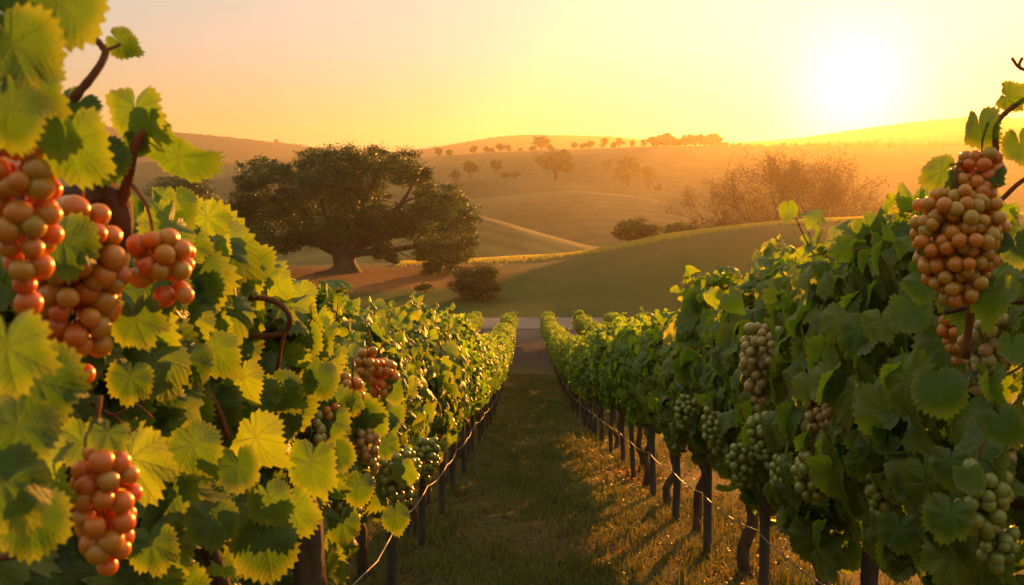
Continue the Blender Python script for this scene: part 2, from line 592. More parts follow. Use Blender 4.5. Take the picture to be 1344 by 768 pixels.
def hill_material(name, c1, c2, c3, scale, mow=0.2):
    m, t = mat(name)
    pos = N(t, 'ShaderNodeNewGeometry').outputs['Position']
    n = M_(t, 'ADD', M_(t, 'MULTIPLY', noise(t, scale, 5, pos), 0.65), M_(t, 'MULTIPLY', noise(t, scale * 14, 5, pos, 0.8), 0.35))
    c = RAMP(t, n, [(0.35, c1), (0.5, c2), (0.66, c3)])
    wv = N(t, 'ShaderNodeTexWave', bands_direction='Y', ins={'Scale': 0.07, 'Distortion': 6.0, 'Detail': 3, 'Detail Scale': 0.5})
    L(t, pos, wv.inputs['Vector'])
    c = MIX(t, M_(t, 'MULTIPLY', wv.outputs['Fac'], mow), c, (0.05, 0.04, 0.02))
    b = N(t, 'ShaderNodeBsdfPrincipled', ins={'Roughness': 0.95, 'Specular IOR Level': 0.1})
    L(t, c, b.inputs['Base Color'])
    L(t, bump(t, noise(t, 1.5, 6, pos, 0.8), 0.6, 0.25), b.inputs['Normal'])
    L(t, b.outputs[0], N(t, 'ShaderNodeOutputMaterial').inputs[0])
    return m


M_GOLD = hill_material('golden_field', (0.13, 0.10, 0.03), (0.22, 0.16, 0.05), (0.30, 0.21, 0.07), 0.05, 0.3)
M_OLIVE = hill_material('olive_field', (0.07, 0.065, 0.025), (0.12, 0.10, 0.04), (0.20, 0.15, 0.06), 0.02)
M_WOOD = hill_material('wooded_hill', (0.03, 0.035, 0.015), (0.05, 0.05, 0.02), (0.09, 0.075, 0.03), 0.03)

HILLS = {
    'near': (175, 45, 60, M_GOLD, [(-900, 335), (200, 330), (300, 326), (380, 320), (460, 302), (560, 283), (610, 280), (645, 286), (700, 303),
                                   (770, 322), (840, 334), (900, 326), (960, 318), (1200, 314), (2400, 320)]),
    'roll': (310, 80, 85, M_OLIVE, [(-900, 285), (0, 272), (150, 268), (280, 271), (400, 272), (540, 270), (620, 262), (700, 253), (760, 251),
                                    (830, 257), (900, 271), (960, 286), (1050, 300), (1200, 306), (2400, 310)]),
    'mid': (430, 95, 110, M_OLIVE, [(-900, 240), (0, 238), (150, 243), (280, 236), (340, 231), (450, 236), (560, 243), (600, 238), (660, 233),
                                    (730, 237), (800, 241), (860, 250), (930, 262), (1000, 272), (1100, 278), (1344, 276), (2400, 275)]),
    'ridge': (660, 150, 130, M_OLIVE, [(-900, 205), (0, 208), (130, 212), (250, 213), (330, 216), (450, 214), (560, 207), (650, 200), (740, 197),
                                       (850, 193), (940, 192), (1000, 196), (1100, 193), (1200, 194), (1344, 191), (2400, 195)]),
    'far': (1450, 330, 240, M_WOOD, [(-900, 150), (0, 158), (120, 166), (200, 172), (300, 182), (395, 192), (470, 198), (540, 200), (600, 191), (650, 182),
                                    (690, 179), (800, 181), (860, 188), (960, 191), (1050, 183), (1100, 175), (1180, 164), (1260, 156),
                                    (1344, 158), (1700, 170), (2400, 190)]),
}
HZ = {}


def build_hill(key):
    D, front, back, m, prof = HILLS[key]
    px, z = smooth_ridge(prof, D, -900, 2400, 661, 13)
    X = (px - 672) / F * D
    t = np.concatenate([np.linspace(-1, 0, 26), np.linspace(0, 1, 14)[1:]])
    Yv = np.where(t < 0, D + t * front, D + t * back)
    bumpf = np.where(t < 0, np.sin((1 + t) * np.pi / 2) ** 1.5, np.cos(t * np.pi / 2) ** 1.5)
    XX, YY = np.meshgrid(X, Yv)
    rr = np.random.default_rng(len(key))
    und = sum(rr.uniform(0.3, 1) * np.sin(XX * f / D + rr.uniform(0, 6)) * np.sin(YY * g / D + rr.uniform(0, 6))
              for f, g in ((9, 7), (17, 13), (31, 22))) * D * 0.0022
    base = -20.0
    BB = bumpf[:, None]
    ZZ = base + (z[None, :] - base) * BB + und * (1 - BB ** 4) * 2.0
    HZ[key] = (X, z, D)
    tag(link('hills', grid_mesh('hills', XX, YY, ZZ, m)), kind='structure')


for k_ in HILLS:
    build_hill(k_)

# asphalt lane crossing behind the last vines
m, t = mat('lane')
pos = N(t, 'ShaderNodeNewGeometry').outputs['Position']
b = N(t, 'ShaderNodeBsdfPrincipled', ins={'Roughness': 0.8})
L(t, RAMP(t, noise(t, 14, 6, pos, 0.75), [(0.3, (0.085, 0.07, 0.062)), (0.7, (0.14, 0.12, 0.105))]), b.inputs['Base Color'])
L(t, bump(t, noise(t, 80, 3, pos), 0.4, 0.02), b.inputs['Normal'])
L(t, b.outputs[0], N(t, 'ShaderNodeOutputMaterial').inputs[0])
LX, LY = np.meshgrid(np.linspace(-30, 30, 121), np.linspace(58, 66, 17))
tag(link('road', grid_mesh('road', LX, LY, ground_z(LX, LY) + 0.035, m)), kind='structure')

# ------------------------------------------------------------------ vine leaves
def leaf_outline(n, r, teeth):
    th = np.linspace(-np.pi, np.pi, n, endpoint=False) + np.pi / n
    a = np.degrees(np.abs(th))
    j = r.uniform(-0.05, 0.05, 9)
    rad = np.interp(a, [0, 14, 27, 40, 54, 72, 84, 108, 132, 152, 168, 176, 180],
                    np.array([0.64, 0.60, 0.545, 0.575, 0.605, 0.565, 0.535, 0.56, 0.525, 0.49, 0.42, 0.26, 0.12])
                    * (1 + np.concatenate([j, [0, 0, 0, 0]])))
    rad *= 1 + 0.05 * np.sin(th + r.uniform(0, 6))
    if teeth:
        tt = np.where(np.arange(n) % 2 == 0, 1.0, -1.0)
        rad = rad * (1 + (0.062 + 0.022 * r.uniform(-1, 1, n)) * tt * np.clip((176 - a) / 20, 0, 1))
    return th, rad


def leaf_template(n, rings, r, teeth=True, cup=0.3, curl=0.5):
    th, rad = leaf_outline(n, r, teeth)
    v = [[0, 0, 0]]
    uv = [[0, 0]]
    V = [np.zeros((1, 3))]
    ph = r.uniform(0, 6.28, 3)
    for q in rings:
        rr = rad * q
        x, y = np.sin(th) * rr, np.cos(th) * rr
        # gutter folds along the five veins, cupping, wavy margin
        da = (th + R(26)) % R(52) - R(26)
        z = (0.05 + 0.10 * np.abs(np.sin(da)) * 2) * rr * 1.2 - cup * rr ** 2 + 0.22 * q ** 2 * rr * np.sin(3 * th + ph[0]) \
            + 0.05 * q ** 3 * np.sin(7 * th + ph[1])
        z -= curl * np.clip(y, 0, 9) ** 2
        z += 0.12 * np.abs(x)
        V.append(np.stack([x, y, z], 1))
    V = np.concatenate(V)
    f = []
    i = np.arange(n)
    j = (i + 1) % n
    keep = i != n - 1           # the petiole notch stays open
    tri = np.stack([np.zeros(n, int), 1 + j, 1 + i], 1)[keep]
    f.append(tri)
    for k in range(len(rings) - 1):
        a = 1 + k * n
        f.append(np.stack([a + i, a + j, a + n + j, a + n + i], 1)[keep])
    return V, f, V[:, :2].copy()


T_HI = [leaf_template(56, (0.3, 0.62, 1.0), np.random.default_rng(s), True, *c) for s, c in
        enumerate([(0.5, 0.6), (0.8, 0.9), (0.3, 1.3), (0.9, 0.4), (-0.4, 0.7), (0.7, 1.5)])]
T_MID = [leaf_template(22, (0.55, 1.0), np.random.default_rng(40 + s), True, *c) for s, c in
         enumerate([(0.3, 0.5), (0.5, 0.8), (0.1, 0.9), (0.6, 0.3)])]
T_LOW = [leaf_template(7, (1.0,), np.random.default_rng(80 + s), False, *c) for s, c in
         enumerate([(0.3, 0.5), (0.6, 0.9), (0.0, 0.8)])]


def nrm(a):
    return a / (np.linalg.norm(a, axis=-1, keepdims=True) + 1e-9)


def scatter_leaves(mb, temps, pos, nor, tip, size, rnd, r):
    """one copy of a leaf template per row"""
    n = nrm(nor)
    y = nrm(tip - n * (tip * n).sum(1, keepdims=True))
    x = np.cross(y, n)
    which = r.integers(0, len(temps), len(pos))
    for k, (tv, tf, tu) in enumerate(temps):
        s = which == k
        c = int(s.sum())
        if not c:
            continue
        B = np.stack([x[s], y[s], n[s]], 1) * size[s][:, None, None]       # c,3,3
        V = np.einsum('vk,ckd->cvd', tv, B) + pos[s][:, None, :]
        nv = len(tv)
        off = (np.arange(c) * nv)[:, None, None]
        mb.add(V.reshape(-1, 3), [(f[None] + off).reshape(-1, f.shape[1]) for f in tf], np.tile(tu, (c, 1)), np.repeat(rnd[s], nv))


def canopy(r, n, length, bot, top, hw, size, temps, name, mat_, inner=1.0, clumps=26, spikes=10, rag=0.15):
    """leaves over a hedge-like vine crown, local frame: y along the row, z above ground"""
    ang = r.uniform(-0.55, np.pi + 0.55, n)
    low = r.random(n) < 0.12
    ang = np.where(low, r.uniform(np.pi + 0.55, 2 * np.pi - 0.55, n), ang)
    yy = r.uniform(-length / 2, length / 2, n)
    # pull most leaves towards clump centres so the surface gets bunches and hollows
    ca, cyy = r.uniform(-0.5, np.pi + 0.5, clumps), r.uniform(-length / 2, length / 2, clumps)
    cl = r.integers(0, clumps, n)
    pull = r.random(n) < 0.62
    ang = np.where(pull & ~low, ca[cl] + r.normal(0, 0.22, n), ang)
    yy = np.where(pull & ~low, cyy[cl] + r.normal(0, 0.11, n), yy)
    puff = r.uniform(0.86, 1.14, clumps)[cl]
    q = np.clip(1 - np.abs(r.normal(0, 0.16, n)), 0.3, 1.0) * np.where(pull, puff, 0.9)
    cz, hh = (bot + top) / 2, (top - bot) / 2
    topw = 1 + rag * np.sin(yy * 4.1 + r.uniform(0, 6)) + 0.06 * np.sin(yy * 9.7 + r.uniform(0, 6))
    sx, sz = np.cos(ang), np.sin(ang)
    ex = np.sign(sx) * np.abs(sx) ** 0.75
    ez = np.sign(sz) * np.abs(sz) ** 0.75
    zrel = ez * q
    wide = np.interp(zrel, [-1, -0.3, 0.4, 1], [0.72, 1.0, 1.0, 0.8])
    pos = np.stack([ex * q * hw * wide, yy, cz + zrel * hh * np.where(zrel > 0, topw, 1)], 1)
    out = np.stack([ex / hw * 0.3, np.zeros(n), ez * 0.55], 1)
    nor = nrm(out) * 0.9 + np.array([0, 0, 0.35]) + r.normal(0, 0.42, (n, 3))
    tip = np.array([0, 0, -1.0]) + nrm(out) * 0.35 + r.normal(0, 0.45, (n, 3))
    sz_ = size * r.uniform(0.55, 1.2, n)
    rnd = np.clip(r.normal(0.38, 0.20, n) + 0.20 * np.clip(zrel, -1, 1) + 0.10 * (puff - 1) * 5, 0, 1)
    mb = MB()
    scatter_leaves(mb, temps, pos, nor, tip, sz_, rnd, r)
    shoots = []
    for _ in range(spikes):                                   # shoots growing out of the top
        y0, x0 = r.uniform(-length / 2, length / 2), r.uniform(-hw, hw) * 0.75
        h = r.uniform(0.10, 0.22)
        p0 = np.array([x0, y0, top - 0.12])
        p1 = p0 + np.array([r.normal(0, 0.08), r.normal(0, 0.08), h])
        canes = MB()
        tube(canes, spline([p0, (p0 + p1) / 2 + r.normal(0, 0.015, 3), p1], 5), [0.004, 0.0035, 0.003, 0.0025, 0.002], 5)
        m_ = 5
        f = np.linspace(0.25, 1.05, m_)[:, None]
        pp = p0 + (p1 - p0) * f + r.normal(0, size * 0.25, (m_, 3))
        scatter_leaves(mb, temps, pp, r.normal(0, 0.6, (m_, 3)) + np.array([0, -0.3, 0.5]), r.normal(0, 0.8, (m_, 3)) + np.array([0, 0, -0.3]),
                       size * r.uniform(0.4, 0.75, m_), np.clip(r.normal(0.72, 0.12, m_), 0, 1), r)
        shoots.append(canes.mesh('shoot', M_CANE))
    return mb.mesh(name, mat_), shoots


def trunk_mesh(r, hgt, rad, k, n, arms=True):
    mb = MB()
    lean = r.normal(0, 0.05, 2)
    pts = [(0, 0, -0.06)]
    for i in range(1, 6):
        f = i / 5
        pts.append((lean[0] * f + r.normal(0, 0.028), lean[1] * f + r.normal(0, 0.028), hgt * f))
    tube(mb, spline(pts, n), np.interp(np.linspace(0, 1, n), [0, 0.1, 0.5, 0.85, 1], [1.5, 1.05, 0.85, 1.0, 1.15]) * rad, k, 0.22, seed=int(r.integers(1e6)))
    if arms:
        top = np.array(pts[-1])
        for s in (-1, 1):
            a = [top - (0, 0, 0.05), top + (r.normal(0, 0.02), s * 0.12, 0.10), top + (r.normal(0, 0.03), s * 0.35, 0.15), top + (r.normal(0, 0.03), s * 0.66, 0.14)]
            tube(mb, spline(a, n), np.linspace(0.75, 0.28, n) * rad, max(5, k - 2), 0.2, seed=int(r.integers(1e6)))
    return mb.mesh('trunk', M_VBARK)


# ------------------------------------------------------------------ grapes
def ico(sub):
    import bmesh
    bm = bmesh.new()
    bmesh.ops.create_icosphere(bm, subdivisions=sub, radius=1)
    v = np.array([q.co[:] for q in bm.verts])
    f = np.array([[q.index for q in p.verts] for p in bm.faces])
    bm.free()
    return v, f


ICO3, ICO2, ICO1 = ico(3), ico(2), ico(1)


def cluster_layout(r, length, width, br):
    """berry centres of a hanging bunch, origin at its top"""
    out = []
    z = -br * 1.2
    while z > -length + br:
        f = -z / length
        rad = max(0.0, width / 2 * np.interp(f, [0, 0.12, 0.35, 0.7, 1.0], [0.45, 0.85, 1.0, 0.72, 0.22]) - br)
        if rad < br * 0.7:
            out.append((r.normal(0, br * 0.3), r.normal(0, br * 0.3), z))
        else:
            n = max(3, int(2 * np.pi * rad / (br * 1.95)))
            a0 = r.uniform(0, 6.28)
            for i in range(n):
                a = a0 + 2 * np.pi * i / n + r.normal(0, 0.10)
                q = rad * r.uniform(0.80, 1.14)
                out.append((q * math.cos(a), q * math.sin(a), z + r.normal(0, br * 0.42)))
            if rad > br * 2.6:
                for i in range(n // 2):
                    a = a0 + 4 * np.pi * i / n
                    out.append((rad * 0.5 * math.cos(a), rad * 0.5 * math.sin(a), z))
        z -= br * 1.62
    return np.array(out)


def stem_mesh(r, length, th=0.0025):
    mb = MB()
    tube(mb, spline([(0, 0, 0.05), (r.normal(0, 0.006), r.normal(0, 0.006), 0.02), (0, 0, -0.02), (0, 0, -length * 0.7)], 8), np.linspace(th * 1.2, th * 0.5, 8), 6)
    return mb.mesh('stem', M_CANE)


def cluster_mesh(r, length, width, br, mat_, ic):
    mb = MB()
    for c in cluster_layout(r, length, width, br):
        s = br * r.uniform(0.86, 1.1)
        mb.add(ic[0] * np.array([s, s, s * r.uniform(1.0, 1.12)]) + c, [ic[1]], None, r.random())
    return mb.mesh('grape_cluster', mat_)


def add_cluster(parent, wpos, length, width, br, mat_, seed, ic=None, label=None):
    """one bunch as a part of its vine, its stem a sub-part; wpos is the top of the bunch in the world"""
    r = np.random.default_rng(seed)
    o = link('grape_cluster', cluster_mesh(r, length, width, br, mat_, ic or ICO2), parent)
    o.location = Vector(wpos) - parent.location
    o.rotation_euler = (r.normal(0, 0.08), r.normal(0, 0.08), r.uniform(0, 6))
    if label:
        o['label'] = label
    link('stem', stem_mesh(r, length), o)
    return o


GRAPE_ME = None


def add_hero_cluster(parent, wpos, length, width, br, mat_, seed, label, tilt=(0, 0)):
    """a bunch close to the lens: every grape a sub-part"""
    r = np.random.default_rng(seed)
    o = link('grape_cluster', stem_mesh(r, length, 0.002), parent)
    o.location = Vector(wpos) - parent.location
    o.rotation_euler = (tilt[0], tilt[1], 0)
    o['label'] = label
    mes = []
    for i in range(4):
        v = ICO3[0].copy()
        v[:, 2] *= 1.06
        v += 0.018 * np.sin(v[:, [1, 2, 0]] * 3 + i)
        mes.append(mesh('grape', v * 1.0, [ICO3[1]], rnd=np.full(len(v), i / 3), mats=[mat_]))
    n = 0
    for c in cluster_layout(r, length, width, br):
        g = link('grape', mes[int(r.integers(0, 4))], o)
        s = br * r.uniform(0.82, 1.16)
        g.location = c
        g.scale = (s, s, s)
        g.rotation_euler = tuple(r.uniform(0, 6, 3))
        n += 1
    return n


# ------------------------------------------------------------------ vineyard rows
SH = 0.0133                       # the rows run a touch to the right of the view axis
ORD = ['', 'first', 'second', 'third', 'fourth', 'fifth', 'sixth', 'seventh', 'eighth', 'ninth', 'tenth', 'eleventh', 'twelfth']
rv = np.random.default_rng(21)
ST = 1.25                         # vine spacing
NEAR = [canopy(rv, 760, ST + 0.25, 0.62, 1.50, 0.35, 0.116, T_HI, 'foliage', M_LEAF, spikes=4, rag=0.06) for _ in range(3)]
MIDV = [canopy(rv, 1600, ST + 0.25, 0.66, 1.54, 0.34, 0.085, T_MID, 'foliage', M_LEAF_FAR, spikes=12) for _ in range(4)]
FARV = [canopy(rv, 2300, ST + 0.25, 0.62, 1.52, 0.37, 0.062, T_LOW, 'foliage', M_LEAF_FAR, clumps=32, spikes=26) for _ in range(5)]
TR_N = [trunk_mesh(rv, 0.72, 0.034, 10, 16) for _ in range(4)]
TR_F = [trunk_mesh(rv, 0.72, 0.040, 6, 7, False) for _ in range(4)]

ROWS = [('left', 1, -0.82), ('right', 1, 1.24), ('left', 2, -2.65), ('right', 2, 3.05), ('left', 3, -4.35), ('right', 3, 4.75),
        ('left', 4, -6.05), ('right', 4, 6.45), ('left', 5, -7.75), ('right', 5, 8.15)]
VINES = {}


def row_words(side, k):
    if k == 1:
        return 'the row on the %s edge of the path' % side
    return 'the %s row %s of the path' % (ORD[k], side)


def vine(side, k, X, Y, i, hs):
    x = X + SH * Y + rv.normal(0, 0.045)
    z = gz(x, Y)
    words = row_words(side, k)
    if k == 1 and i <= 12:
        label = '%s grapevine from the camera in %s' % (ORD[i], words)
    elif k == 1:
        label = 'distant grapevine in the far part of %s' % words
    else:
        label = 'sunlit grapevine crown in %s' % words
    g = 'vines in ' + words
    e = empty('grapevine', (x, Y, z), label, 'grapevine', g)
    if Y < 6.5:
        var, tr = NEAR[i % 3], TR_N[i % 4]
    elif Y < 15:
        var, tr = MIDV[i % 4], TR_N[i % 4]
    else:
        var, tr = FARV[(i + k) % 5], TR_F[(i + k) % 4]
    flip = rv.random() < 0.5
    hsc = hs * (rv.uniform(0.97, 1.03) if Y < 9 else rv.uniform(0.91, 1.08))
    f = link('foliage', var[0], e)
    f.rotation_euler = (0, 0, math.pi if flip else 0)
    f.scale = (1, 1, hsc)
    if Y < (8 if side == 'left' else 5.5):
        f.scale = (1, 1, hsc * 1.14)
        f.location = (0, 0, -0.17)
    if Y < 9 and k == 1:
        for sm in var[1]:
            s = link('shoot', sm, e)
            s.rotation_euler = f.rotation_euler
            s.scale = f.scale
            s.location = f.location
    if k == 1 or Y > 35:
        t_ = link('trunk', tr, e)
        t_.rotation_euler = (0, 0, math.pi if rv.random() < 0.5 else 0)
        t_.scale = (1, 1, hsc)
    VINES[(side, k, i)] = e
    return e


for side, k, X in ROWS:
    y0 = {('left', 1): 2.75, ('right', 1): 1.75}.get((side, k), 20.0 if (side, k) == ('right', 2) else 5.0 + 2.2 * k)
    n = int((50.0 - y0) / ST)
    off = 1 if (side, k) != ('left', 1) else 3      # the first two on the left are built by hand below
    for i in range(n + 1):
        Y = 50.0 - (n - i) * ST
        hs = np.interp(Y, [2, 4, 9, 20], [0.90, 0.93, 0.98, 1.0]) if side == 'left' else np.interp(Y, [2, 4, 9], [1.0, 1.0, 1.0])
        vine(side, k, X, Y, i + off, float(hs))


# posts and wires along the two rows beside the path
def post_mesh(r):
    mb = MB()
    n = 7
    tube(mb, [(r.normal(0, 0.004), r.normal(0, 0.004), z) for z in np.linspace(-0.15, 1.25, n)], 0.027 * r.uniform(0.9, 1.1, n), 9, 0.06, seed=int(r.integers(1e6)))
    return mb.mesh('trellis_post', M_POST)


POSTS = [post_mesh(rv) for _ in range(4)]
m, t = mat('wire')
b = N(t, 'ShaderNodeBsdfPrincipled', ins={'Base Color': (0.24, 0.20, 0.15, 1), 'Roughness': 0.5})
L(t, b.outputs[0], N(t, 'ShaderNodeOutputMaterial').inputs[0])
M_WIRE = m
for side, X, y0 in (('left', -0.66, 4.55), ('right', 1.14, 3.0)):
    Y, i = y0, 1
    pts = []
    wp = []
    while Y < 50.5:
        x = X + SH * Y + rv.normal(0, 0.015)
        z = gz(x, Y)
        o = link('trellis_post', POSTS[i % 4], None, (x, Y, z))
        o.rotation_euler = (rv.normal(0, 0.03), rv.normal(0, 0.03), rv.uniform(0, 6))
        o.scale = (1, 1, rv.uniform(0.9, 1.0))
        if i <= 10:
            lab = '%s dark wooden post from the camera along the %s edge of the path' % (ORD[i], side)
        else:
            lab = 'small far dark post under the vines along the %s edge of the path' % side
        tag(o, lab, 'post', 'posts along the %s edge of the path' % side)
        pts.append((x, Y, z))
        Y += 1.25 * 1.0 if Y < 30 else 2.5
        i += 1
    mb = MB()
    inner = 0.042 if side == 'left' else -0.042
    path = []
    for a, b_ in zip(pts[:-1], pts[1:]):
        for f in np.linspace(0, 1, 7)[:-1]:
            path.append((a[0] + (b_[0] - a[0]) * f + inner, a[1] + (b_[1] - a[1]) * f, a[2] + (b_[2] - a[2]) * f + 0.40 - 0.12 * f * (1 - f)))
    p0 = pts[0]
    path = [(p0[0] + inner, p0[1] - 1.6, gz(p0[0], p0[1] - 1.6) + 0.42), (p0[0] + inner, p0[1] - 0.8, gz(p0[0], p0[1] - 0.8) + 0.36)] + path
    tube(mb, path, 0.0035, 6)
    w_ = link('trellis_wire', mb.mesh('trellis_wire', M_WIRE))
    tag(w_, 'pale sagging wire strung low on the posts along the %s edge of the path' % side, 'wire', 'wires strung low along the rows')

# ------------------------------------------------------------------ left foreground: two vines built by hand
VA = empty('grapevine', (-0.62, 0.95, gz(-0.62, 0.95)), 'nearest grapevine at the left edge, with big amber bunches and a bare woody arm', 'grapevine',
           'vines in ' + row_words('left', 1))
VB = empty('grapevine', (-0.74, 1.75, gz(-0.74, 1.75)), 'grapevine in the left foreground with a dark arching cane over broad lit leaves', 'grapevine',
           'vines in ' + row_words('left', 1))


def local(e, pts):
    return [Vector(p) - e.location for p in pts]


def cane(parent, pix, r0, r1, n=24, mat_=None, rough=0.08, name='shoot', k=8, lumps=False):
    """a cane through (px, py, Y) points"""
    mb = MB()
    p = spline(local(parent, [P(*q) for q in pix]), n)
    rad = np.linspace(r0, r1, n)
    if lumps:
        rad = rad * (1 + 0.25 * np.sin(np.arange(n) * 1.7) ** 8)
    tube(mb, p, rad, k, rough, seed=abs(int(pix[0][0])))
    return link(name, mb.mesh(name, mat_ or M_CANE), parent)


LEAF_ME = []
for i in range(18):
    tv, tf, tu = T_HI[i % 6]
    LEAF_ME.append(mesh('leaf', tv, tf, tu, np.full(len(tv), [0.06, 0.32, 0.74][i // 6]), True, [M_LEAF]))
rl = np.random.default_rng(5)


def hero_leaf(parent, px, py, Y, size, roll=0, yaw=0, pitch=0, tone=1, shape=None):
    """a single leaf: size in pixels, roll turns the tip (0 hangs down), yaw/pitch turn it off the view axis"""
    s = S(size, Y)
    c = P(px, py, Y)
    n = -ray(px, py).normalized()
    up = Vector((0, 0, 1))
    up = (up - n * up.dot(n)).normalized()
    rt = up.cross(n)
    tip = (-up * math.cos(R(roll)) + rt * math.sin(R(roll))).normalized()
    side = tip.cross(n)
    n2 = (n * math.cos(R(yaw)) + side * math.sin(R(yaw))).normalized()
    side2 = tip.cross(n2)
    tip2 = (tip * math.cos(R(pitch)) + n2 * math.sin(R(pitch))).normalized()
    n3 = side2.cross(tip2).normalized()
    if n3.dot(n2) < 0:
        n3 = -n3
    x = tip2.cross(n3)
    M = Matrix((x, tip2, n3)).transposed().to_4x4()
    k = (shape if shape is not None else int(rl.integers(0, 6))) + 6 * tone
    o = link('leaf', LEAF_ME[k], parent)
    s2 = s / 1.2
    o.matrix_basis = Matrix.Translation(c - tip2 * s2 * 0.1 - parent.location) @ M @ Matrix.Scale(s2, 4)
    return o


# woody arms and canes
cane(VA, [(-40, 300, 0.95), (30, 272, 0.98), (85, 262, 1.0), (125, 252, 1.03), (150, 262, 1.05), (160, 290, 1.06), (150, 340, 1.1), (120, 420, 1.15)], 0.012, 0.016, 30, M_VBARK, 0.25, 'trunk', 10)
cane(VA, [(158, 275, 1.05), (168, 235, 1.04), (177, 192, 1.03), (190, 172, 1.03)], 0.0065, 0.0045, 16, None, 0.08, 'shoot', 8, True)
cane(VA, [(95, 130, 0.95), (122, 100, 0.96), (138, 72, 0.97), (133, 60, 0.97), (120, 45, 0.97)], 0.0045, 0.003, 18, None, 0.08, 'shoot', 7, True)
cane(VA, [(138, 66, 0.97), (150, 62, 0.975), (158, 58, 0.98)], 0.002, 0.0016, 8)
cane(VA, [(10, 60, 0.7), (14, 20, 0.7), (5, -20, 0.7)], 0.004, 0.003, 8)
cane(VB, [(200, 450, 1.45), (222, 485, 1.45), (238, 530, 1.46), (245, 575, 1.48), (250, 640, 1.5), (300, 800, 1.55)], 0.013, 0.016, 26, M_VBARK, 0.22, 'trunk', 10)
cane(VB, [(275, 415, 1.75), (300, 400, 1.75), (330, 391, 1.76), (362, 396, 1.77), (380, 415, 1.78), (375, 434, 1.79), (350, 441, 1.8), (300, 442, 1.82), (270, 452, 1.85)], 0.0058, 0.0048, 34, None, 0.1, 'shoot', 8, True)
cane(VB, [(376, 430, 1.79), (368, 460, 1.8), (360, 520, 1.85)], 0.004, 0.004, 10)
cane(VB, [(268, 505, 1.6), (285, 535, 1.6), (300, 575, 1.62)], 0.006, 0.005, 12)
cane(VA, [(-20, 735, 0.85), (25, 728, 0.88), (60, 712, 0.9), (85, 690, 0.95)], 0.004, 0.003, 12)
for a in ([(120, 530, 1.25), (150, 545, 1.25), (175, 530, 1.26), (200, 548, 1.28)], [(150, 545, 1.25), (165, 560, 1.26), (190, 570, 1.28)]):
    cane(VB, a, 0.0025, 0.0015, 10)

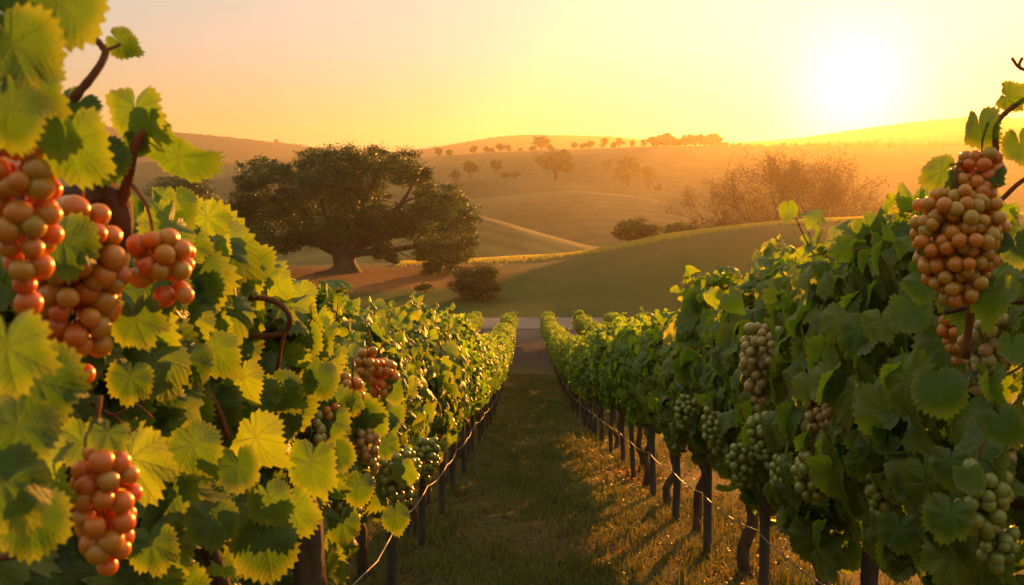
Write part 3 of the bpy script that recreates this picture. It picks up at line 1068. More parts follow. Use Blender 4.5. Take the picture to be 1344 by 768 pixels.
# leaves, nearest first: (px, py, distance, size px, roll, yaw, pitch, tone)
for q in [(75, 12, 0.72, 130, -10, 10, 15, 0), (20, 70, 0.62, 120, 20, -10, 10, 0), (38, 120, 0.66, 110, 0, 35, 20, 0), (75, 165, 0.74, 105, 15, 45, 10, 2),
          (92, 195, 0.74, 120, 0, 25, 5, 1), (100, 140, 0.95, 62, -30, 20, 10, 0), (10, 150, 0.6, 110, -20, 30, 0, 0), (15, 25, 0.68, 80, 60, 0, 0, 1),
          (160, 57, 0.98, 46, 55, 10, 15, 1), (178, 150, 1.03, 85, 10, 30, 20, 1), (195, 165, 1.03, 62, 5, 60, 20, 2), (240, 212, 1.06, 98, 50, 50, 10, 1),
          (140, 208, 1.0, 74, 0, -10, 10, 0), (178, 190, 1.03, 40, 0, 20, 0, 0), (150, 235, 1.08, 62, 40, 0, 0, 1),
          (85, 325, 0.85, 100, 10, -10, 10, 0), (180, 425, 0.95, 82, 20, 20, 15, 0), (10, 465, 0.6, 130, 5, 25, 10, 1), (55, 510, 0.72, 130, 20, 0, 5, 0),
          (20, 570, 0.62, 120, -20, 10, 10, 0), (10, 640, 0.6, 130, 30, -10, 15, 0), (55, 620, 0.8, 100, 15, 55, 20, 2), (105, 585, 0.9, 70, -20, 30, 15, 1),
          (175, 610, 0.98, 110, 20, 15, 15, 2), (125, 590, 1.0, 70, -25, 0, 10, 1), (40, 690, 0.66, 110, 0, 0, 5, 0), (200, 720, 1.1, 75, 10, 10, 10, 0),
          (255, 590, 1.25, 85, 20, 10, 15, 1), (245, 478, 1.4, 80, -10, -10, 15, 0), (285, 465, 1.5, 70, 30, 15, 20, 1), (312, 618, 1.3, 70, 5, 15, 10, 0),
          (338, 580, 1.45, 88, 25, 30, 15, 2), (280, 690, 1.3, 78, 0, -10, 10, 0), (408, 615, 1.6, 84, -5, 25, 10, 1), (355, 660, 1.4, 70, 20, 10, 10, 1),
          (385, 675, 1.45, 76, 25, 20, 15, 1), (350, 720, 1.4, 100, 10, 0, 5, 0), (292, 745, 1.3, 40, 60, 60, 0, 2), (420, 500, 1.9, 56, 15, 10, 10, 0),
          (345, 520, 1.75, 60, 20, -10, 10, 1), (370, 515, 1.8, 66, 30, 10, 10, 0), (415, 490, 1.95, 50, -20, 20, 10, 1), (320, 500, 1.65, 60, 10, 20, 15, 2),
          (275, 288, 1.55, 54, 40, 20, 10, 2), (218, 300, 1.3, 78, -50, -10, 40, 2), (235, 270, 1.4, 56, 20, 10, 20, 0), (213, 262, 1.35, 44, 10, 40, 20, 1),
          (250, 325, 1.5, 60, 20, 10, 20, 1), (285, 320, 1.65, 44, 0, 30, 20, 2), (265, 390, 1.55, 70, 10, 10, 20, 1), (230, 385, 1.35, 60, 30, -20, 10, 0),
          (325, 365, 1.8, 56, 0, 20, 30, 2), (345, 355, 1.9, 50, -30, 20, 30, 1), (310, 350, 1.75, 44, 30, 0, 20, 1), (365, 375, 1.95, 48, 20, 30, 10, 2),
          (395, 390, 2.1, 50, 10, 30, 20, 2), (255, 425, 1.5, 60, 0, 15, 20, 2), (215, 530, 1.35, 74, 15, -10, 10, 0), (170, 500, 1.2, 66, -10, 10, 10, 0),
          (460, 530, 2.3, 40, 10, 20, 10, 0), (445, 600, 2.0, 52, 20, 10, 10, 0), (520, 515, 2.7, 40, 0, 40, 10, 1), (398, 450, 2.0, 60, 10, 10, 10, 1), (140, 572, 0.83, 62, -15, 10, 35, 1), (505, 585, 2.65, 44, 10, 10, 20, 0),
          (470, 640, 2.2, 52, -10, 10, 15, 0), (530, 620, 2.9, 40, 20, 20, 20, 1), (490, 555, 2.5, 46, 0, 10, 20, 1), (520, 680, 2.8, 44, 10, 0, 10, 0), (450, 690, 2.1, 54, 10, 0, 10, 0)]:
    par = VA if q[2] < 1.12 else VB
    hero_leaf(par, *q)


def inside(poly, x, y):
    c = np.zeros(len(x), bool)
    j = len(poly) - 1
    for i in range(len(poly)):
        xi, yi = poly[i]
        xj, yj = poly[j]
        c ^= ((yi > y) != (yj > y)) & (x < (xj - xi) * (y - yi) / (yj - yi + 1e-9) + xi)
        j = i
    return c


def filler(parent, poly, n, y0, y1, size, seed, thick=0.5, bias=0.0):
    """the mass of leaves behind the single ones; depth grows with the distance along the row"""
    r = np.random.default_rng(seed)
    px, py = r.uniform(min(p[0] for p in poly), max(p[0] for p in poly), n * 4), r.uniform(min(p[1] for p in poly), max(p[1] for p in poly), n * 4)
    k = inside(poly, px, py)
    px, py = px[k][:n], py[k][:n]
    f = (px - min(p[0] for p in poly)) / (max(p[0] for p in poly) - min(p[0] for p in poly))
    Y = y0 + (y1 - y0) * f + r.random(len(px)) ** 1.3 * thick
    pos = np.array([tuple(Vector(P(a, b, c)) - parent.location) for a, b, c in zip(px, py, Y)])
    m_ = len(pos)
    nor = np.array([0.35, -0.75, 0.5]) + r.normal(0, 0.5, (m_, 3))
    tip = np.array([0.2, -0.1, -1.0]) + r.normal(0, 0.5, (m_, 3))
    mb = MB()
    scatter_leaves(mb, T_HI, pos, nor, tip, size * r.uniform(0.6, 1.15, m_), np.clip(r.normal(0.28 + bias, 0.2, m_), 0, 1), r)
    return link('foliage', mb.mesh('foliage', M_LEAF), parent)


filler(VA, [(-60, 320), (60, 330), (150, 330), (200, 300), (225, 400), (215, 560), (240, 790), (-60, 790)], 330, 1.05, 1.35, 0.105, 31, 0.5)
filler(VB, [(190, 300), (215, 282), (262, 275), (290, 310), (300, 345), (345, 350), (385, 385), (425, 430), (450, 480), (475, 560), (440, 640), (425, 720),
            (400, 790), (190, 790)], 620, 1.35, 2.25, 0.115, 32, 0.7, 0.06)
cane(VB, [(390, 640, 1.95), (402, 720, 1.95), (400, 900, 1.95), (395, 1250, 1.95)], 0.035, 0.05, 14, M_VBARK, 0.2, 'trunk', 10)

# bunches on the two foreground vines
hn = 0
hn += add_hero_cluster(VA, P(28, 178, 0.74), S(235, 0.74), S(100, 0.74), S(15.5, 0.74), M_AMBER, 1, 'amber bunch cut by the left edge of the photo')
hn += add_hero_cluster(VA, P(108, 262, 0.92), S(270, 0.92), S(128, 0.92), S(15.5, 0.92), M_AMBER, 2, 'largest amber bunch, hanging below the woody arm', (0.05, 0.12))
hn2 = add_hero_cluster(VB, P(196, 300, 1.0), S(112, 1.0), S(96, 1.0), S(14, 1.0), M_AMBER, 3, 'short amber bunch jutting right beside the woody arm', (0.0, -0.35))
hn2 += add_hero_cluster(VB, P(134, 590, 0.84), S(190, 0.84), S(98, 0.84), S(14.5, 0.84), M_AMBER, 4, 'amber bunch low at the bottom of the photo')
print('hero grapes', hn, hn2)
for i, (px, py, Y, h_, w_, br, mm) in enumerate([(300, 400, 1.9, 45, 34, 7, M_PALE), (288, 505, 1.75, 65, 60, 8.5, M_PALE), (430, 525, 2.2, 60, 46, 7, M_AMBER),
                                                (405, 545, 2.15, 70, 50, 7, M_PALE), (462, 495, 2.35, 60, 40, 7, M_AMBER), (478, 560, 2.5, 66, 38, 6, M_PALE),
                                                (455, 640, 2.4, 80, 46, 6, M_GREEN)]):
    add_cluster(VB, P(px, py, Y), S(h_, Y), S(w_, Y), S(br, Y), mm, 100 + i)


def near_vine(side, x, y):
    best, bd = None, 1e9
    for (s, k, i), e in VINES.items():
        if s == side and k == 1 and abs(e.location.y - y) < bd:
            best, bd = e, abs(e.location.y - y)
    return best


# bunches hanging from the vines along the path
for i, (side, px, py, Y, h_, w_, br, mm) in enumerate([
        ('left', 505, 470, 2.75, 60, 44, 7, M_AMBER), ('left', 482, 455, 2.7, 55, 36, 6.5, M_AMBER), ('left', 525, 590, 3.0, 85, 60, 6.2, M_GREEN), 
         ('left', 480, 570, 2.75, 72, 40, 6.2, M_PALE), ('left', 560, 575, 3.6, 60, 40, 5, M_GREEN),
        ('right', 990, 425, 3.6, 125, 52, 7.2, M_PALE), ('right', 1012, 430, 3.5, 60, 40, 6.5, M_PALE), ('right', 1076, 490, 2.85, 110, 50, 7.2, M_PALE), ('right', 1100, 510, 2.75, 80, 44, 7.2, M_PALE),
        ('right', 1155, 490, 2.4, 80, 62, 8, M_PALE), ('right', 1300, 410, 1.85, 120, 70, 9.5, M_PALE), ('right', 1250, 395, 2.0, 90, 44, 8.5, M_AMBER),
        ('right', 1292, 612, 1.75, 100, 78, 10.5, M_GREEN), ('right', 1310, 690, 1.75, 70, 60, 9.5, M_GREEN), ('right', 1068, 590, 2.8, 82, 56, 7.5, M_GREEN), ('right', 1172, 575, 2.4, 70, 60, 8, M_GREEN),
        ('right', 1150, 620, 2.4, 70, 40, 7, M_GREEN), ('right', 1000, 540, 3.4, 80, 50, 6.5, M_GREEN), ('right', 975, 580, 3.6, 70, 46, 6, M_GREEN), ('right', 940, 540, 4.2, 60, 40, 5, M_GREEN),
        ('right', 1030, 600, 3.2, 70, 44, 6.4, M_GREEN), ('right', 1315, 560, 1.85, 60, 50, 8.5, M_PALE), ('right', 1200, 600, 2.25, 70, 50, 8, M_GREEN), ('right', 905, 520, 4.8, 50, 34, 4.4, M_GREEN)]):
    p = P(px, py, Y)
    add_cluster(near_vine(side, p.x, p.y), p, S(h_, Y), S(w_, Y), S(br, Y), mm, 200 + i)

# ------------------------------------------------------------------ right foreground: shoots, a tall bunch and broad leaves
VR = near_vine('right', 0, 1.7)
VR['label'] = 'nearest grapevine at the right edge, its tall reddish shoot and ripe bunch against the sky'
VR['group'] = 'vines in ' + row_words('right', 1)
cane(VR, [(1268, 470, 1.78), (1275, 400, 1.75), (1287, 330, 1.74), (1302, 265, 1.73), (1307, 205, 1.72), (1306, 168, 1.72), (1318, 150, 1.72), (1340, 133, 1.72), (1375, 110, 1.72)], 0.0075, 0.004, 34, None, 0.08, 'shoot', 8, True)
cane(VR, [(1296, 285, 1.73), (1315, 262, 1.73), (1350, 232, 1.73), (1400, 215, 1.73)], 0.005, 0.004, 16)
cane(VR, [(1400, 120, 1.72), (1352, 95, 1.72), (1337, 88, 1.72), (1328, 76, 1.72)], 0.004, 0.0025, 12, None, 0.08, 'shoot', 7, True)
cane(VR, [(1340, 92, 1.72), (1338, 84, 1.72), (1342, 76, 1.72)], 0.0022, 0.003, 6)
cane(VR, [(1246, 217, 1.72), (1270, 214, 1.72), (1304, 222, 1.73)], 0.0018, 0.0018, 8)
cane(VR, [(1240, 410, 1.8), (1290, 400, 1.75), (1360, 395, 1.7)], 0.006, 0.005, 10, M_VBARK)
for q in [(1286, 168, 1.72, 62, 20, 30, 20, 0), (1232, 226, 1.72, 52, -70, 20, 10, 1), (1325, 128, 1.72, 46, 80, 20, 40, 1), (1340, 195, 1.70, 58, 10, -20, 10, 0),
          (1262, 246, 1.70, 44, -40, 10, 30, 1), (1240, 285, 1.68, 50, -50, 10, 30, 0), (1300, 232, 1.68, 40, 0, 20, 40, 0), (1270, 288, 1.67, 28, 0, 0, 10, 0),
          (1318, 300, 1.72, 34, 20, 10, 10, 2), (1335, 330, 1.65, 60, 10, -10, 20, 0), (1235, 515, 1.7, 78, 15, 0, 5, 0), (1318, 560, 1.6, 64, 30, 20, 15, 0),
          (1245, 680, 1.65, 70, -10, 0, 10, 0), (1275, 632, 1.68, 48, 20, 20, 30, 1), (1330, 460, 1.6, 50, 0, -20, 20, 1), (1245, 610, 1.75, 60, 0, 20, 20, 0),
          (1130, 440, 2.4, 62, 10, 10, 20, 1), (1100, 420, 2.5, 56, -20, 20, 30, 2), (1158, 425, 2.3, 60, 20, 20, 30, 2), (1195, 415, 2.1, 62, 10, 10, 30, 1),
          (1055, 520, 2.9, 40, 10, 10, 10, 1), (1100, 510, 2.55, 58, 20, 10, 10, 0), (1110, 330, 2.6, 48, 60, 30, 10, 2), (1162, 305, 2.5, 34, 20, 60, 10, 2), (1185, 320, 2.4, 30, -30, 30, 20, 2),
          (1145, 590, 2.35, 48, 0, 0, 20, 0), (1195, 640, 2.1, 52, 30, 0, 10, 0), (1180, 700, 2.1, 62, 0, 10, 10, 0), (1130, 610, 2.4, 44, 10, 0, 10, 0),
          (935, 388, 3.6, 30, 0, 30, 20, 2), (960, 395, 3.5, 36, 30, 20, 20, 2), (1215, 372, 2.0, 60, 40, 10, 30, 0), (1260, 385, 1.8, 70, 10, 0, 40, 0), (1300, 385, 1.65, 70, -10, 20, 30, 1)]:
    p = P(q[0], q[1], q[2])
    hero_leaf(VR if q[2] < 1.95 else near_vine('right', p.x, p.y), *q)
cane(near_vine('right', 0, 2.5), [(1172, 372, 2.45), (1158, 340, 2.45), (1140, 326, 2.46), (1118, 328, 2.5)], 0.003, 0.002, 14)
add_hero_cluster(VR, P(1290, 195, 1.72), S(110, 1.72), S(70, 1.72), S(9, 1.72), M_AMBER, 11, 'upper bunch of the ripe pair on the tall shoot', (0, 0.15))
add_cluster(VR, P(1258, 248, 1.70), S(165, 1.7), S(118, 1.7), S(9.2, 1.7), M_AMBER, 12, ICO3, 'broad ripe bunch below, resting on lit leaves')

# ------------------------------------------------------------------ trees
def leaf_quads(mb, pos, size, r, rnd, up=0.3):
    n = len(pos)
    nor = nrm(r.normal(0, 1, (n, 3)) + np.array([0, 0, up]))
    t1 = nrm(np.cross(nor, r.normal(0, 1, (n, 3))))
    t2 = np.cross(nor, t1)
    s = (size * r.uniform(0.6, 1.3, n))[:, None]
    bend = nor * s * 0.18
    V = np.stack([pos - t2 * s * 0.62 - bend, pos + t1 * s * 0.33, pos + t2 * s * 0.62 - bend, pos - t1 * s * 0.33], 1).reshape(-1, 3)
    i = np.arange(n)[:, None] * 4
    mb.add(V, [i + np.array([0, 1, 2, 3])], None, np.repeat(rnd, 4))


def lobes_leaves(mb, lobes, tufts, per, size, r, spread=0.17):
    """lobes: (centre, radii); leaves gather in tufts over each lobe, with gaps between"""
    for c, ra in lobes:
        c, ra = np.array(c, float), np.array(ra, float)
        d = nrm(r.normal(0, 1, (tufts, 3)))
        q = r.uniform(0.45, 1.06, tufts)
        tc_ = c + d * ra * q[:, None]
        n = tufts * per
        k = r.integers(0, tufts, n)
        sp = ra.mean() * spread * r.uniform(0.6, 1.5, tufts)[k][:, None]
        pos = tc_[k] + r.normal(0, 1, (n, 3)) * sp * np.array([1.2, 1.2, 0.7])
        tone = np.clip(r.uniform(0.0, 1.0, tufts)[k] + r.normal(0, 0.13, n), 0, 1)
        leaf_quads(mb, pos, size, r, tone)


def limb(mb, a, b, r0, r1, r, n=10, k=7, wob=0.08):
    a, b = np.array(a, float), np.array(b, float)
    d = np.linalg.norm(b - a)
    mid = [(a + (b - a) * f) + r.normal(0, wob * d * 0.5, 3) * np.array([1, 1, 0.6]) for f in (0.33, 0.66)]
    tube(mb, spline([a, mid[0], mid[1], b], n), np.linspace(r0, r1, n), k, 0.12, seed=int(r.integers(1e6)))
    return mid


# the old spreading oak
r = np.random.default_rng(77)
OY = 100.0
ob = Vector((TREE.x, OY, gz(TREE.x, OY)))
oak = empty('oak_tree', ob, 'huge old oak with a wide dark crown and short thick trunk on red earth', 'tree')
lob = []
LOBES = [(415, 216, 26, 24), (450, 209, 28, 22), (490, 213, 28, 22), (530, 219, 24, 21), (552, 230, 14, 14), (400, 244, 28, 20), (440, 246, 30, 24), (480, 248, 26, 24),
         (385, 282, 28, 24), (425, 282, 32, 28), (465, 284, 32, 28), (505, 282, 28, 24), (535, 294, 22, 22), (445, 306, 34, 14), (490, 306, 26, 14), (405, 308, 26, 14),
         (340, 234, 27, 24), (366, 230, 18, 17), (322, 256, 20, 20), (315, 287, 24, 22), (345, 276, 27, 24), (374, 262, 20, 18), (306, 316, 21, 19), (340, 310, 28, 20),
         (374, 318, 22, 12), (300, 336, 12, 8), (560, 264, 22, 22), (590, 264, 22, 20), (608, 290, 19, 24), (576, 296, 26, 24), (614, 326, 14, 24), (590, 332, 24, 22),
         (560, 327, 18, 16), (600, 356, 13, 7), (566, 353, 13, 8), (500, 326, 13, 15), (516, 338, 8, 8)]
for i, (px, py, w_, h_) in enumerate(LOBES):
    rad = (S(w_, OY), S(w_ * 1.2, OY), S(h_, OY))
    c = P(px, py, OY + r.uniform(-3.5, 2)) - ob
    lob.append((tuple(c), rad))
    if w_ > 21 and py < 312:
        c = P(px + r.uniform(-8, 8), py + r.uniform(-3, 6), OY + r.uniform(3.5, 7)) - ob
        lob.append((tuple(c), rad))
mb = MB()
lobes_leaves(mb, lob, 30, 115, 0.19, r, 0.16)
link('crown', mb.mesh('crown', M_OAK, False), oak)
mb = MB()
tr0 = np.array([0, 0, -0.3])
fork = np.array(P(452, 328, OY) - ob)
tube(mb, spline([tr0, tr0 * 0 + (0.1, 0, 0.7), fork * 0.6, fork], 12), [3.0, 2.2, 1.75, 1.5, 1.35, 1.28, 1.25, 1.25, 1.3, 1.4, 1.4, 1.2], 14, 0.10, seed=3)
for px, py, r0 in [(395, 308, 0.8), (330, 305, 0.75), (420, 260, 0.7), (455, 225, 0.7), (500, 255, 0.65), (545, 236, 0.45), (530, 300, 0.75), (585, 310, 0.5), (500, 225, 0.5), (360, 250, 0.5)]:
    tgt = np.array(P(px, py, OY + r.uniform(-2, 2)) - ob)
    mid = limb(mb, fork - (0, 0, 0.5), tgt, r0, 0.13, r, 12, 8, 0.10)
    for _ in range(3):
        limb(mb, mid[1], tgt + r.normal(0, 1.3, 3) - np.array([0, 0, 1.3]), 0.18, 0.05, r, 7, 5, 0.1)
link('trunk', mb.mesh('trunk', M_BARK), oak)


def tree(name, label, cat, px, base, w_, h_, Y, seed, m=M_OAK, trunk=0.3, dens=None, nl=7, z=None, group=None, flat=1.0, fore=1.0):
    """a tree whose foot stands at pixel (px, base), w_ by h_ pixels in size"""
    r = np.random.default_rng(seed)
    p = P(px, base, Y)
    if z is not None:
        p.z = z
    W, H = S(w_, Y), S(h_, Y)
    e = empty(name, p, label, cat, group)
    lobes = []
    cz = H * (trunk + (1 - trunk) / 2)
    hr = H * (1 - trunk) / 2
    for i in range(nl):
        a = 2 * np.pi * i / nl + r.uniform(-0.4, 0.4)
        q = r.uniform(0.35, 0.62)
        zz = r.uniform(-0.5, 0.55)
        lobes.append(((W / 2 * q * math.cos(a), W / 2 * q * math.sin(a) * fore, cz + hr * zz), (W * r.uniform(0.17, 0.27), W * r.uniform(0.17, 0.27), hr * r.uniform(0.32, 0.48))))
    lobes.append(((0, 0, cz + hr * 0.45), (W * 0.27, W * 0.27, hr * 0.5)))
    lobes.append(((0, 0, cz - hr * 0.1), (W * 0.34, W * 0.34, hr * 0.55)))
    size = max(S(1.7, Y), 0.1)
    ar = sum((a[0] * a[1] + a[0] * a[2] + a[1] * a[2]) * 4.2 for _, a in lobes) / len(lobes)
    per = int(np.clip((dens or 1.0) * 2.6 * ar / (size * size) / 18, 6, 110))
    mb = MB()
    lobes_leaves(mb, lobes, 18, per, size, r, 0.2)
    link('crown', mb.mesh('crown', m, False), e)
    mb = MB()
    tr = max(W * 0.028, S(0.6, Y))
    limb(mb, (0, 0, -0.4), (r.normal(0, W * 0.03), 0, cz), tr * 1.25, tr * 0.6, r, 9, 7, 0.03)
    for c, _ in lobes[:max(3, nl - 2)]:
        limb(mb, (0, 0, H * trunk * 0.9), c, tr * 0.55, tr * 0.2, r, 6, 5, 0.06)
    link('trunk', mb.mesh('trunk', M_BARK), e)
    return e


# bushes and trees round the rise
def hit(px, py):
    """distance at which the view through (px, py) meets the ground"""
    for Y in np.arange(60, 116, 0.25):
        p = P(px, py, Y)
        if p.z <= gz(p.x, Y):
            return float(Y)
    return 114.0


def on_ground(px, Y):
    x = (px - 672) / F * Y
    return gz(x, Y)


tree('bush', 'rounded olive bush at the right foot of the oak, red earth round it', 'bush', 627, 394, 80, 48, hit(627, 394), 301, M_BUSH, 0.02, 1.3, 11)
tree('bush', 'low tuft of scrub on the red earth between oak and round bush', 'bush', 557, 384, 34, 12, hit(557, 384), 302, M_BUSH, 0.02, 1.0, 5)
tree('tree', 'dark bushy tree behind the oak on its left, partly behind a hanging vine leaf', 'tree', 245, 300, 98, 74, 170, 303, M_OAK, 0.08, 1.2, 9)
tree('bush', 'taller of two dark bushes behind the crest of the lawn', 'bush', 834, 322, 66, 38, 122, 304, M_BUSH, 0.03, 1.3, 9)
tree('bush', 'lower of two dark bushes behind the crest of the lawn', 'bush', 892, 312, 48, 20, 124, 305, M_BUSH, 0.03, 1.2, 7)


def twig_tree(label, px, base, w_, h_, Y, seed, stems, depth):
    """open, half bare shrub: stems fork into fine twigs carrying small dry leaves"""
    r = np.random.default_rng(seed)
    p = P(px, base, Y)
    e = empty('shrub_tree', p, label, 'tree', 'half bare trees against the glow')
    W, H = S(w_, Y), S(h_, Y)
    wood, lv = MB(), []

    def grow(a, d, ln, rad, lev):
        n = 5
        pts = [a]
        dd = d.copy()
        for _ in range(n - 1):
            dd = dd + r.normal(0, 0.13, 3) + np.array([0, 0, 0.05])
            dd /= np.linalg.norm(dd)
            pts.append(pts[-1] + dd * ln / (n - 1))
        tube(wood, pts, np.linspace(rad, rad * 0.6, n), 5 if lev < 2 else 3, 0, False)
        end = pts[-1]
        if lev >= depth - 2:
            m_ = 6 if lev < depth else 10
            for q in pts[1:]:
                lv.append(q + r.normal(0, ln * 0.22, (m_ // 2, 3)))
        if lev < depth:
            for _ in range(3 if lev < depth - 1 else 3):
                nd = dd + r.normal(0, 0.52, 3)
                nd /= np.linalg.norm(nd)
                grow(pts[int(r.integers(2, n))], nd, ln * r.uniform(0.62, 0.85), rad * 0.58, lev + 1)
    for i in range(stems):
        f = (i + 0.5) / stems * 2 - 1
        d = np.array([f * 1.25 + r.normal(0, 0.08), r.normal(0, 0.35), 1.0 - 0.45 * abs(f)])
        d /= np.linalg.norm(d)
        reach = math.hypot(W / 2 * f, H * (1 - 0.25 * abs(f)))
        grow(np.array([f * W * 0.10, r.normal(0, 0.3), -0.3]), d, reach * 0.40, H * 0.018, 0)
    link('trunk', wood.mesh('trunk', M_BARK), e)
    mb = MB()
    m_ = int(W * H * 75)
    d = nrm(r.normal(0, 1, (m_, 3))) * (r.random(m_) ** 0.4)[:, None]
    d[:, 2] = np.abs(d[:, 2])
    lump = np.sin(d[:, 0] * 9 + seed) + np.sin(d[:, 2] * 11 + d[:, 0] * 5) + np.sin(d[:, 1] * 8)
    d = d[lump + r.normal(0, 0.8, m_) > -0.3]
    wob = 1 + 0.16 * np.sin(d[:, 0] * 7 + seed) * np.cos(d[:, 1] * 5 + 1) + 0.10 * np.sin(d[:, 2] * 9 + d[:, 0] * 12)
    d = d * wob[:, None] * r.uniform(0.9, 1.08, (len(d), 1))
    lv.append(d * np.array([W / 2, W / 3, H * 0.93]) + np.array([0, 0, H * 0.05]))
    pos = np.concatenate(lv)
    leaf_quads(mb, pos, S(1.7, Y), r, r.uniform(0, 1, len(pos)))
    link('crown', mb.mesh('crown', M_THIN, False), e)


twig_tree('wide half bare shrubby tree glowing orange on the crest of the lawn', 1040, 320, 235, 118, 185, 401, 9, 4)
twig_tree('small half bare shrub right of the wide one on the crest', 1166, 316, 54, 60, 185, 402, 4, 3)
twig_tree('low thin shrub at the left foot of the wide shrubby tree', 945, 322, 60, 56, 180, 403, 4, 3)


def on_hill(key, px):
    X, z, D = HZ[key]
    return float(np.interp((px - 672) / F * D, X, z))


for i, (key, px, w_, h_, tr, lab) in enumerate([
        ('mid', 597, 15, 18, 0.05, 'low bushy tree at the left end of the hazy slope'),
        ('mid', 618, 25, 27, 0.32, 'round topped hazy tree with a clear trunk, second from left on the slope'),
        ('mid', 651, 17, 26, 0.42, 'slender hazy tree on a thin tall trunk on the slope'),
        ('mid', 664, 12, 8, 0.03, 'small low bush beside the slender hazy tree'),
        ('mid', 676, 14, 9, 0.03, 'second small bush, right of the slender hazy tree'),
        ('mid', 729, 48, 44, 0.20, 'largest hazy round tree alone in the middle of the slope'),
        ('mid', 825, 38, 44, 0.08, 'tall hazy tree of a pair right of the largest round tree'),
        ('mid', 851, 22, 32, 0.10, 'narrow lower tree beside the tall hazy one'),
        ('mid', 864, 12, 9, 0.03, 'tiny bush at the right foot of the hazy pair')]):
    tree('tree' if h_ > 12 else 'bush', lab, 'tree' if h_ > 12 else 'bush', px, 240, w_, h_, HILLS[key][0] - 2, 500 + i, M_OAK, tr, 1.0, 7, on_hill(key, px) - 0.3, 'hazy trees on the far slope')
tree('tree', 'small hazy tree alone on the far slope under the wooded ridge', 'tree', 796, 224, 15, 15, 540, 520, M_OAK, 0.15, 1.0, 6, P(796, 224, 540).z, 'hazy trees on the far slope')
sk = np.random.default_rng(9)
sky_trees = [(576, 11, 11), (590, 9, 8), (622, 11, 10), (639, 11, 9), (646, 8, 6), (657, 13, 11), (667, 8, 10), (683, 6, 5), (699, 10, 7), (710, 28, 19), (722, 10, 8), (754, 10, 10), (765, 11, 8), (775, 13, 10),
             (793, 12, 14), (805, 8, 8), (813, 14, 12), (830, 7, 9), (845, 8, 10)]
sky_words = {576: 'leftmost', 710: 'broadest, tallest', 793: 'upright'}
for i, (px, w_, h_) in enumerate(sky_trees):
    lab = 'tiny hazy tree standing along the distant skyline ridge'
    if px in sky_words:
        lab = '%s of the tiny hazy trees along the distant skyline ridge' % sky_words[px]
    tree('tree', lab, 'tree', px, 200, w_, h_ * 1.15, 660, 600 + i, M_OAK, 0.14, 1.0, 5, on_hill('ridge', px) - 0.5, 'trees along the distant ridge')
for i, px in enumerate(np.linspace(856, 940, 13)):
    w_, h_ = sk.uniform(12, 20), sk.uniform(13, 20)
    tree('tree', 'hazy tree in the dense clump on the skyline left of the sun', 'tree', float(px), 195, w_, h_, 660, 640 + i, M_OAK, 0.05, 1.0, 5, on_hill('ridge', float(px)) - 1, 'clump of trees left of the sun')
tree('tree', 'lone speck of a tree on the far left hilltop', 'tree', 363, 190, 6, 6, 1450, 690, M_OAK, 0.15, 1.0, 5, on_hill('far', 363) - 0.5)
tree('tree', 'tiny tree in the pale field below the left hill', 'tree', 312, 216, 7, 6, 660, 691, M_OAK, 0.15, 1.0, 5, on_hill('ridge', 312) - 0.5)


# woods that read as one fringe along the far ridges
def fringe(key, ranges, hmin, hmax, step, size, seed, name='woodland'):
    r = np.random.default_rng(seed)
    mb = MB()
    D = HILLS[key][0]
    for a, b_ in ranges:
        for px in np.arange(a, b_, step):
            for row in range(2):
                q = px + r.uniform(-step, step)
                h = S(r.uniform(hmin, hmax), D)
                x = (q - 672) / F * D
                z = on_hill(key, q)
                n = 26
                pos = np.array([x, D - row * 6 + r.uniform(-3, 3), z + h * 0.35]) + r.normal(0, 1, (n, 3)) * np.array([S(step * 0.55, D), S(step * 0.5, D), h * 0.32])
                leaf_quads(mb, pos, S(size, D), r, r.uniform(0, 0.7, n))
    o = link(name, mb.mesh(name, M_OAK, False))
    return tag(o, 'fringe of distant woods along the hazy hill crest' if key == 'far' else 'dark band of woods along the ridge below the sun', 'woods', None, 'stuff')


fringe('far', [(-200, 400), (540, 880), (940, 1500)], 0.8, 2.6, 2.2, 1.5, 61)
fringe('ridge', [(940, 1500)], 3.0, 9.5, 3.0, 2.0, 62)

# a thin pole in the far field
mb = MB()
pp = P(197, 246, 410)
tube(mb, [(0, 0, -0.5), (0, 0, S(16, 410))], 0.16, 6)
o = link('utility_pole', mb.mesh('utility_pole', M_POST), None, pp)
tag(o, 'thin dark pole standing in the pale far field on the left', 'pole')

# ------------------------------------------------------------------ grass
def blades(name, x, y, z, h, wd, seed, label, lean=0.5, tone=None, m=None):
    r = np.random.default_rng(seed)
    n = len(x)
    a = r.uniform(0, 2 * np.pi, n)
    d = np.stack([np.cos(a), np.sin(a), np.zeros(n)], 1)
    sd_ = np.stack([-np.sin(a), np.cos(a), np.zeros(n)], 1)
    p = np.stack([x, y, z], 1)
    hh = h * r.uniform(0.5, 1.3, n)
    ln = (lean * r.uniform(0.1, 1.2, n) * hh)[:, None]
    ww = (wd * r.uniform(0.7, 1.3, n))[:, None]
    mid = p + d * ln * 0.35 + np.array([0, 0, 1]) * (hh * 0.6)[:, None]
    tp = p + d * ln + np.array([0, 0, 1]) * hh[:, None]
    V = np.stack([p - sd_ * ww, p + sd_ * ww, mid + sd_ * ww * 0.7, tp, mid - sd_ * ww * 0.7], 1).reshape(-1, 3)
    i = np.arange(n)[:, None] * 5
    rnd = np.repeat(np.clip((r.normal(0.45, 0.22, n) if tone is None else tone + r.normal(0, 0.15, n)), 0, 1), 5)
    me = mesh(name, V, [i + np.array([0, 1, 2, 4]), i + np.array([4, 2, 3])], rnd=rnd, mats=[m or M_GRASS])
    return tag(link(name, me), label, 'grass', None, 'stuff')


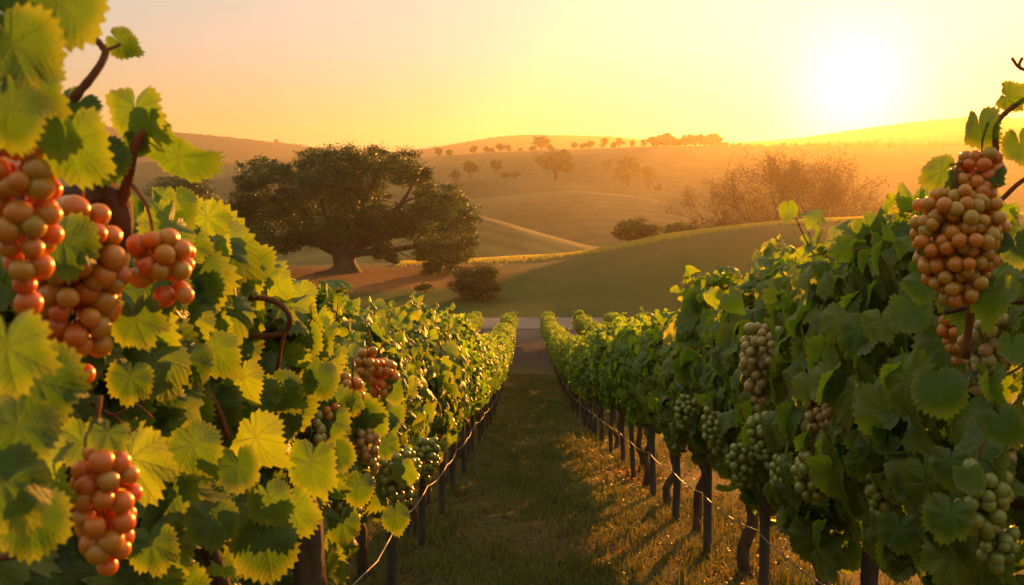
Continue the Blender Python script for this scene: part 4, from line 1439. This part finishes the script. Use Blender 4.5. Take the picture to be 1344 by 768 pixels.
r = np.random.default_rng(91)
n = 150000
yy = 2.5 + 30 * r.random(n) ** 2.0
xx = r.uniform(-1.6, 2.4, n) + SH * yy
patch = np.sin(xx * 2.3 + 1.5 * np.sin(yy * 0.8)) + np.sin(yy * 1.7 + 2 * np.sin(xx * 1.1)) * 0.8 + r.normal(0, 0.6, n) + 0.9 * np.exp(-((xx - 0.25) / 0.6) ** 2)
k = patch > -0.1
xx, yy, patch = xx[k], yy[k], patch[k]
blades('grass', xx, yy, ground_z(xx, yy) - 0.004, np.full(len(xx), 0.055), 0.0028 + 0.00025 * yy, 92, 'short olive grass growing in patches on the path between the vine rows', 0.9,
       np.clip(0.55 - 0.12 * patch, 0.1, 0.9))
n = 9000
cx, cyy_ = r.uniform(-1.3, 2.0, 420), 2.6 + 24 * r.random(420) ** 1.6
ci = r.integers(0, 420, n)
xx, yy = cx[ci] + r.normal(0, 0.05, n) + SH * cyy_[ci], cyy_[ci] + r.normal(0, 0.06, n)
blades('weeds', xx, yy, ground_z(xx, yy) - 0.004, np.repeat(1, n) * r.uniform(0.07, 0.15, 420)[ci], 0.0035 + 0.0002 * yy, 97, 'taller tufts of weeds dotted over the path and under the vines', 0.7, r.uniform(0.2, 0.8, 420)[ci])
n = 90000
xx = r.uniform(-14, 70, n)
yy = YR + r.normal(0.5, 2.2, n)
blades('grass', xx, yy, ground_z(xx, yy) - 0.02, np.full(n, 0.36), 0.035, 93, 'grass along the crest of the lawn, sunlit rim painted into its colour', 0.5, np.full(n, 0.6), M_LITGRASS)


# fallen leaves and clods under the vines
def litter():
    r = np.random.default_rng(95)
    mb = MB()
    n = 9000
    yy = 2.6 + 26 * r.random(n) ** 1.8
    side = r.random(n)
    xx = np.where(side < 0.4, r.normal(1.15, 0.28, n), np.where(side < 0.65, r.normal(-0.6, 0.3, n), r.uniform(-1, 1.8, n))) + SH * yy
    pos = np.stack([xx, yy, ground_z(xx, yy) + 0.012], 1)
    nor = np.array([0, 0, 1.0]) + r.normal(0, 0.4, (n, 3))
    scatter_leaves(mb, T_LOW, pos, nor, r.normal(0, 1, (n, 3)), 0.035 * r.uniform(0.5, 1.4, n), r.random(n), r)
    return mb.mesh('leaf_litter', M_DRY)


tag(link('leaf_litter', litter()), 'dry brown leaf litter scattered on the path and under the vines', 'leaf litter', None, 'stuff')

# ------------------------------------------------------------------ evening haze
m, t = mat('haze')
pv = N(t, 'ShaderNodeVolumePrincipled', ins={'Density': HAZE_DENSITY, 'Anisotropy': HAZE_G})
pv.inputs['Color'].default_value = (0.98, 0.85, 0.60, 1)
L(t, pv.outputs[0], N(t, 'ShaderNodeOutputMaterial').inputs['Volume'])
x0, x1, y0, y1, z0, z1 = -4200, 4200, -60, 1900, -26, 205
v = [(x0, y0, z0), (x1, y0, z0), (x1, y1, z0), (x0, y1, z0), (x0, y0, z1), (x1, y0, z1), (x1, y1, z1), (x0, y1, z1)]
q = [(3, 2, 1, 0), (4, 5, 6, 7), (0, 1, 5, 4), (1, 2, 6, 5), (2, 3, 7, 6), (3, 0, 4, 7)]
tag(link('haze', mesh('haze', v, [np.array(q)], smooth=False, mats=[m])), 'warm evening haze over the hills', 'haze', None, 'stuff')
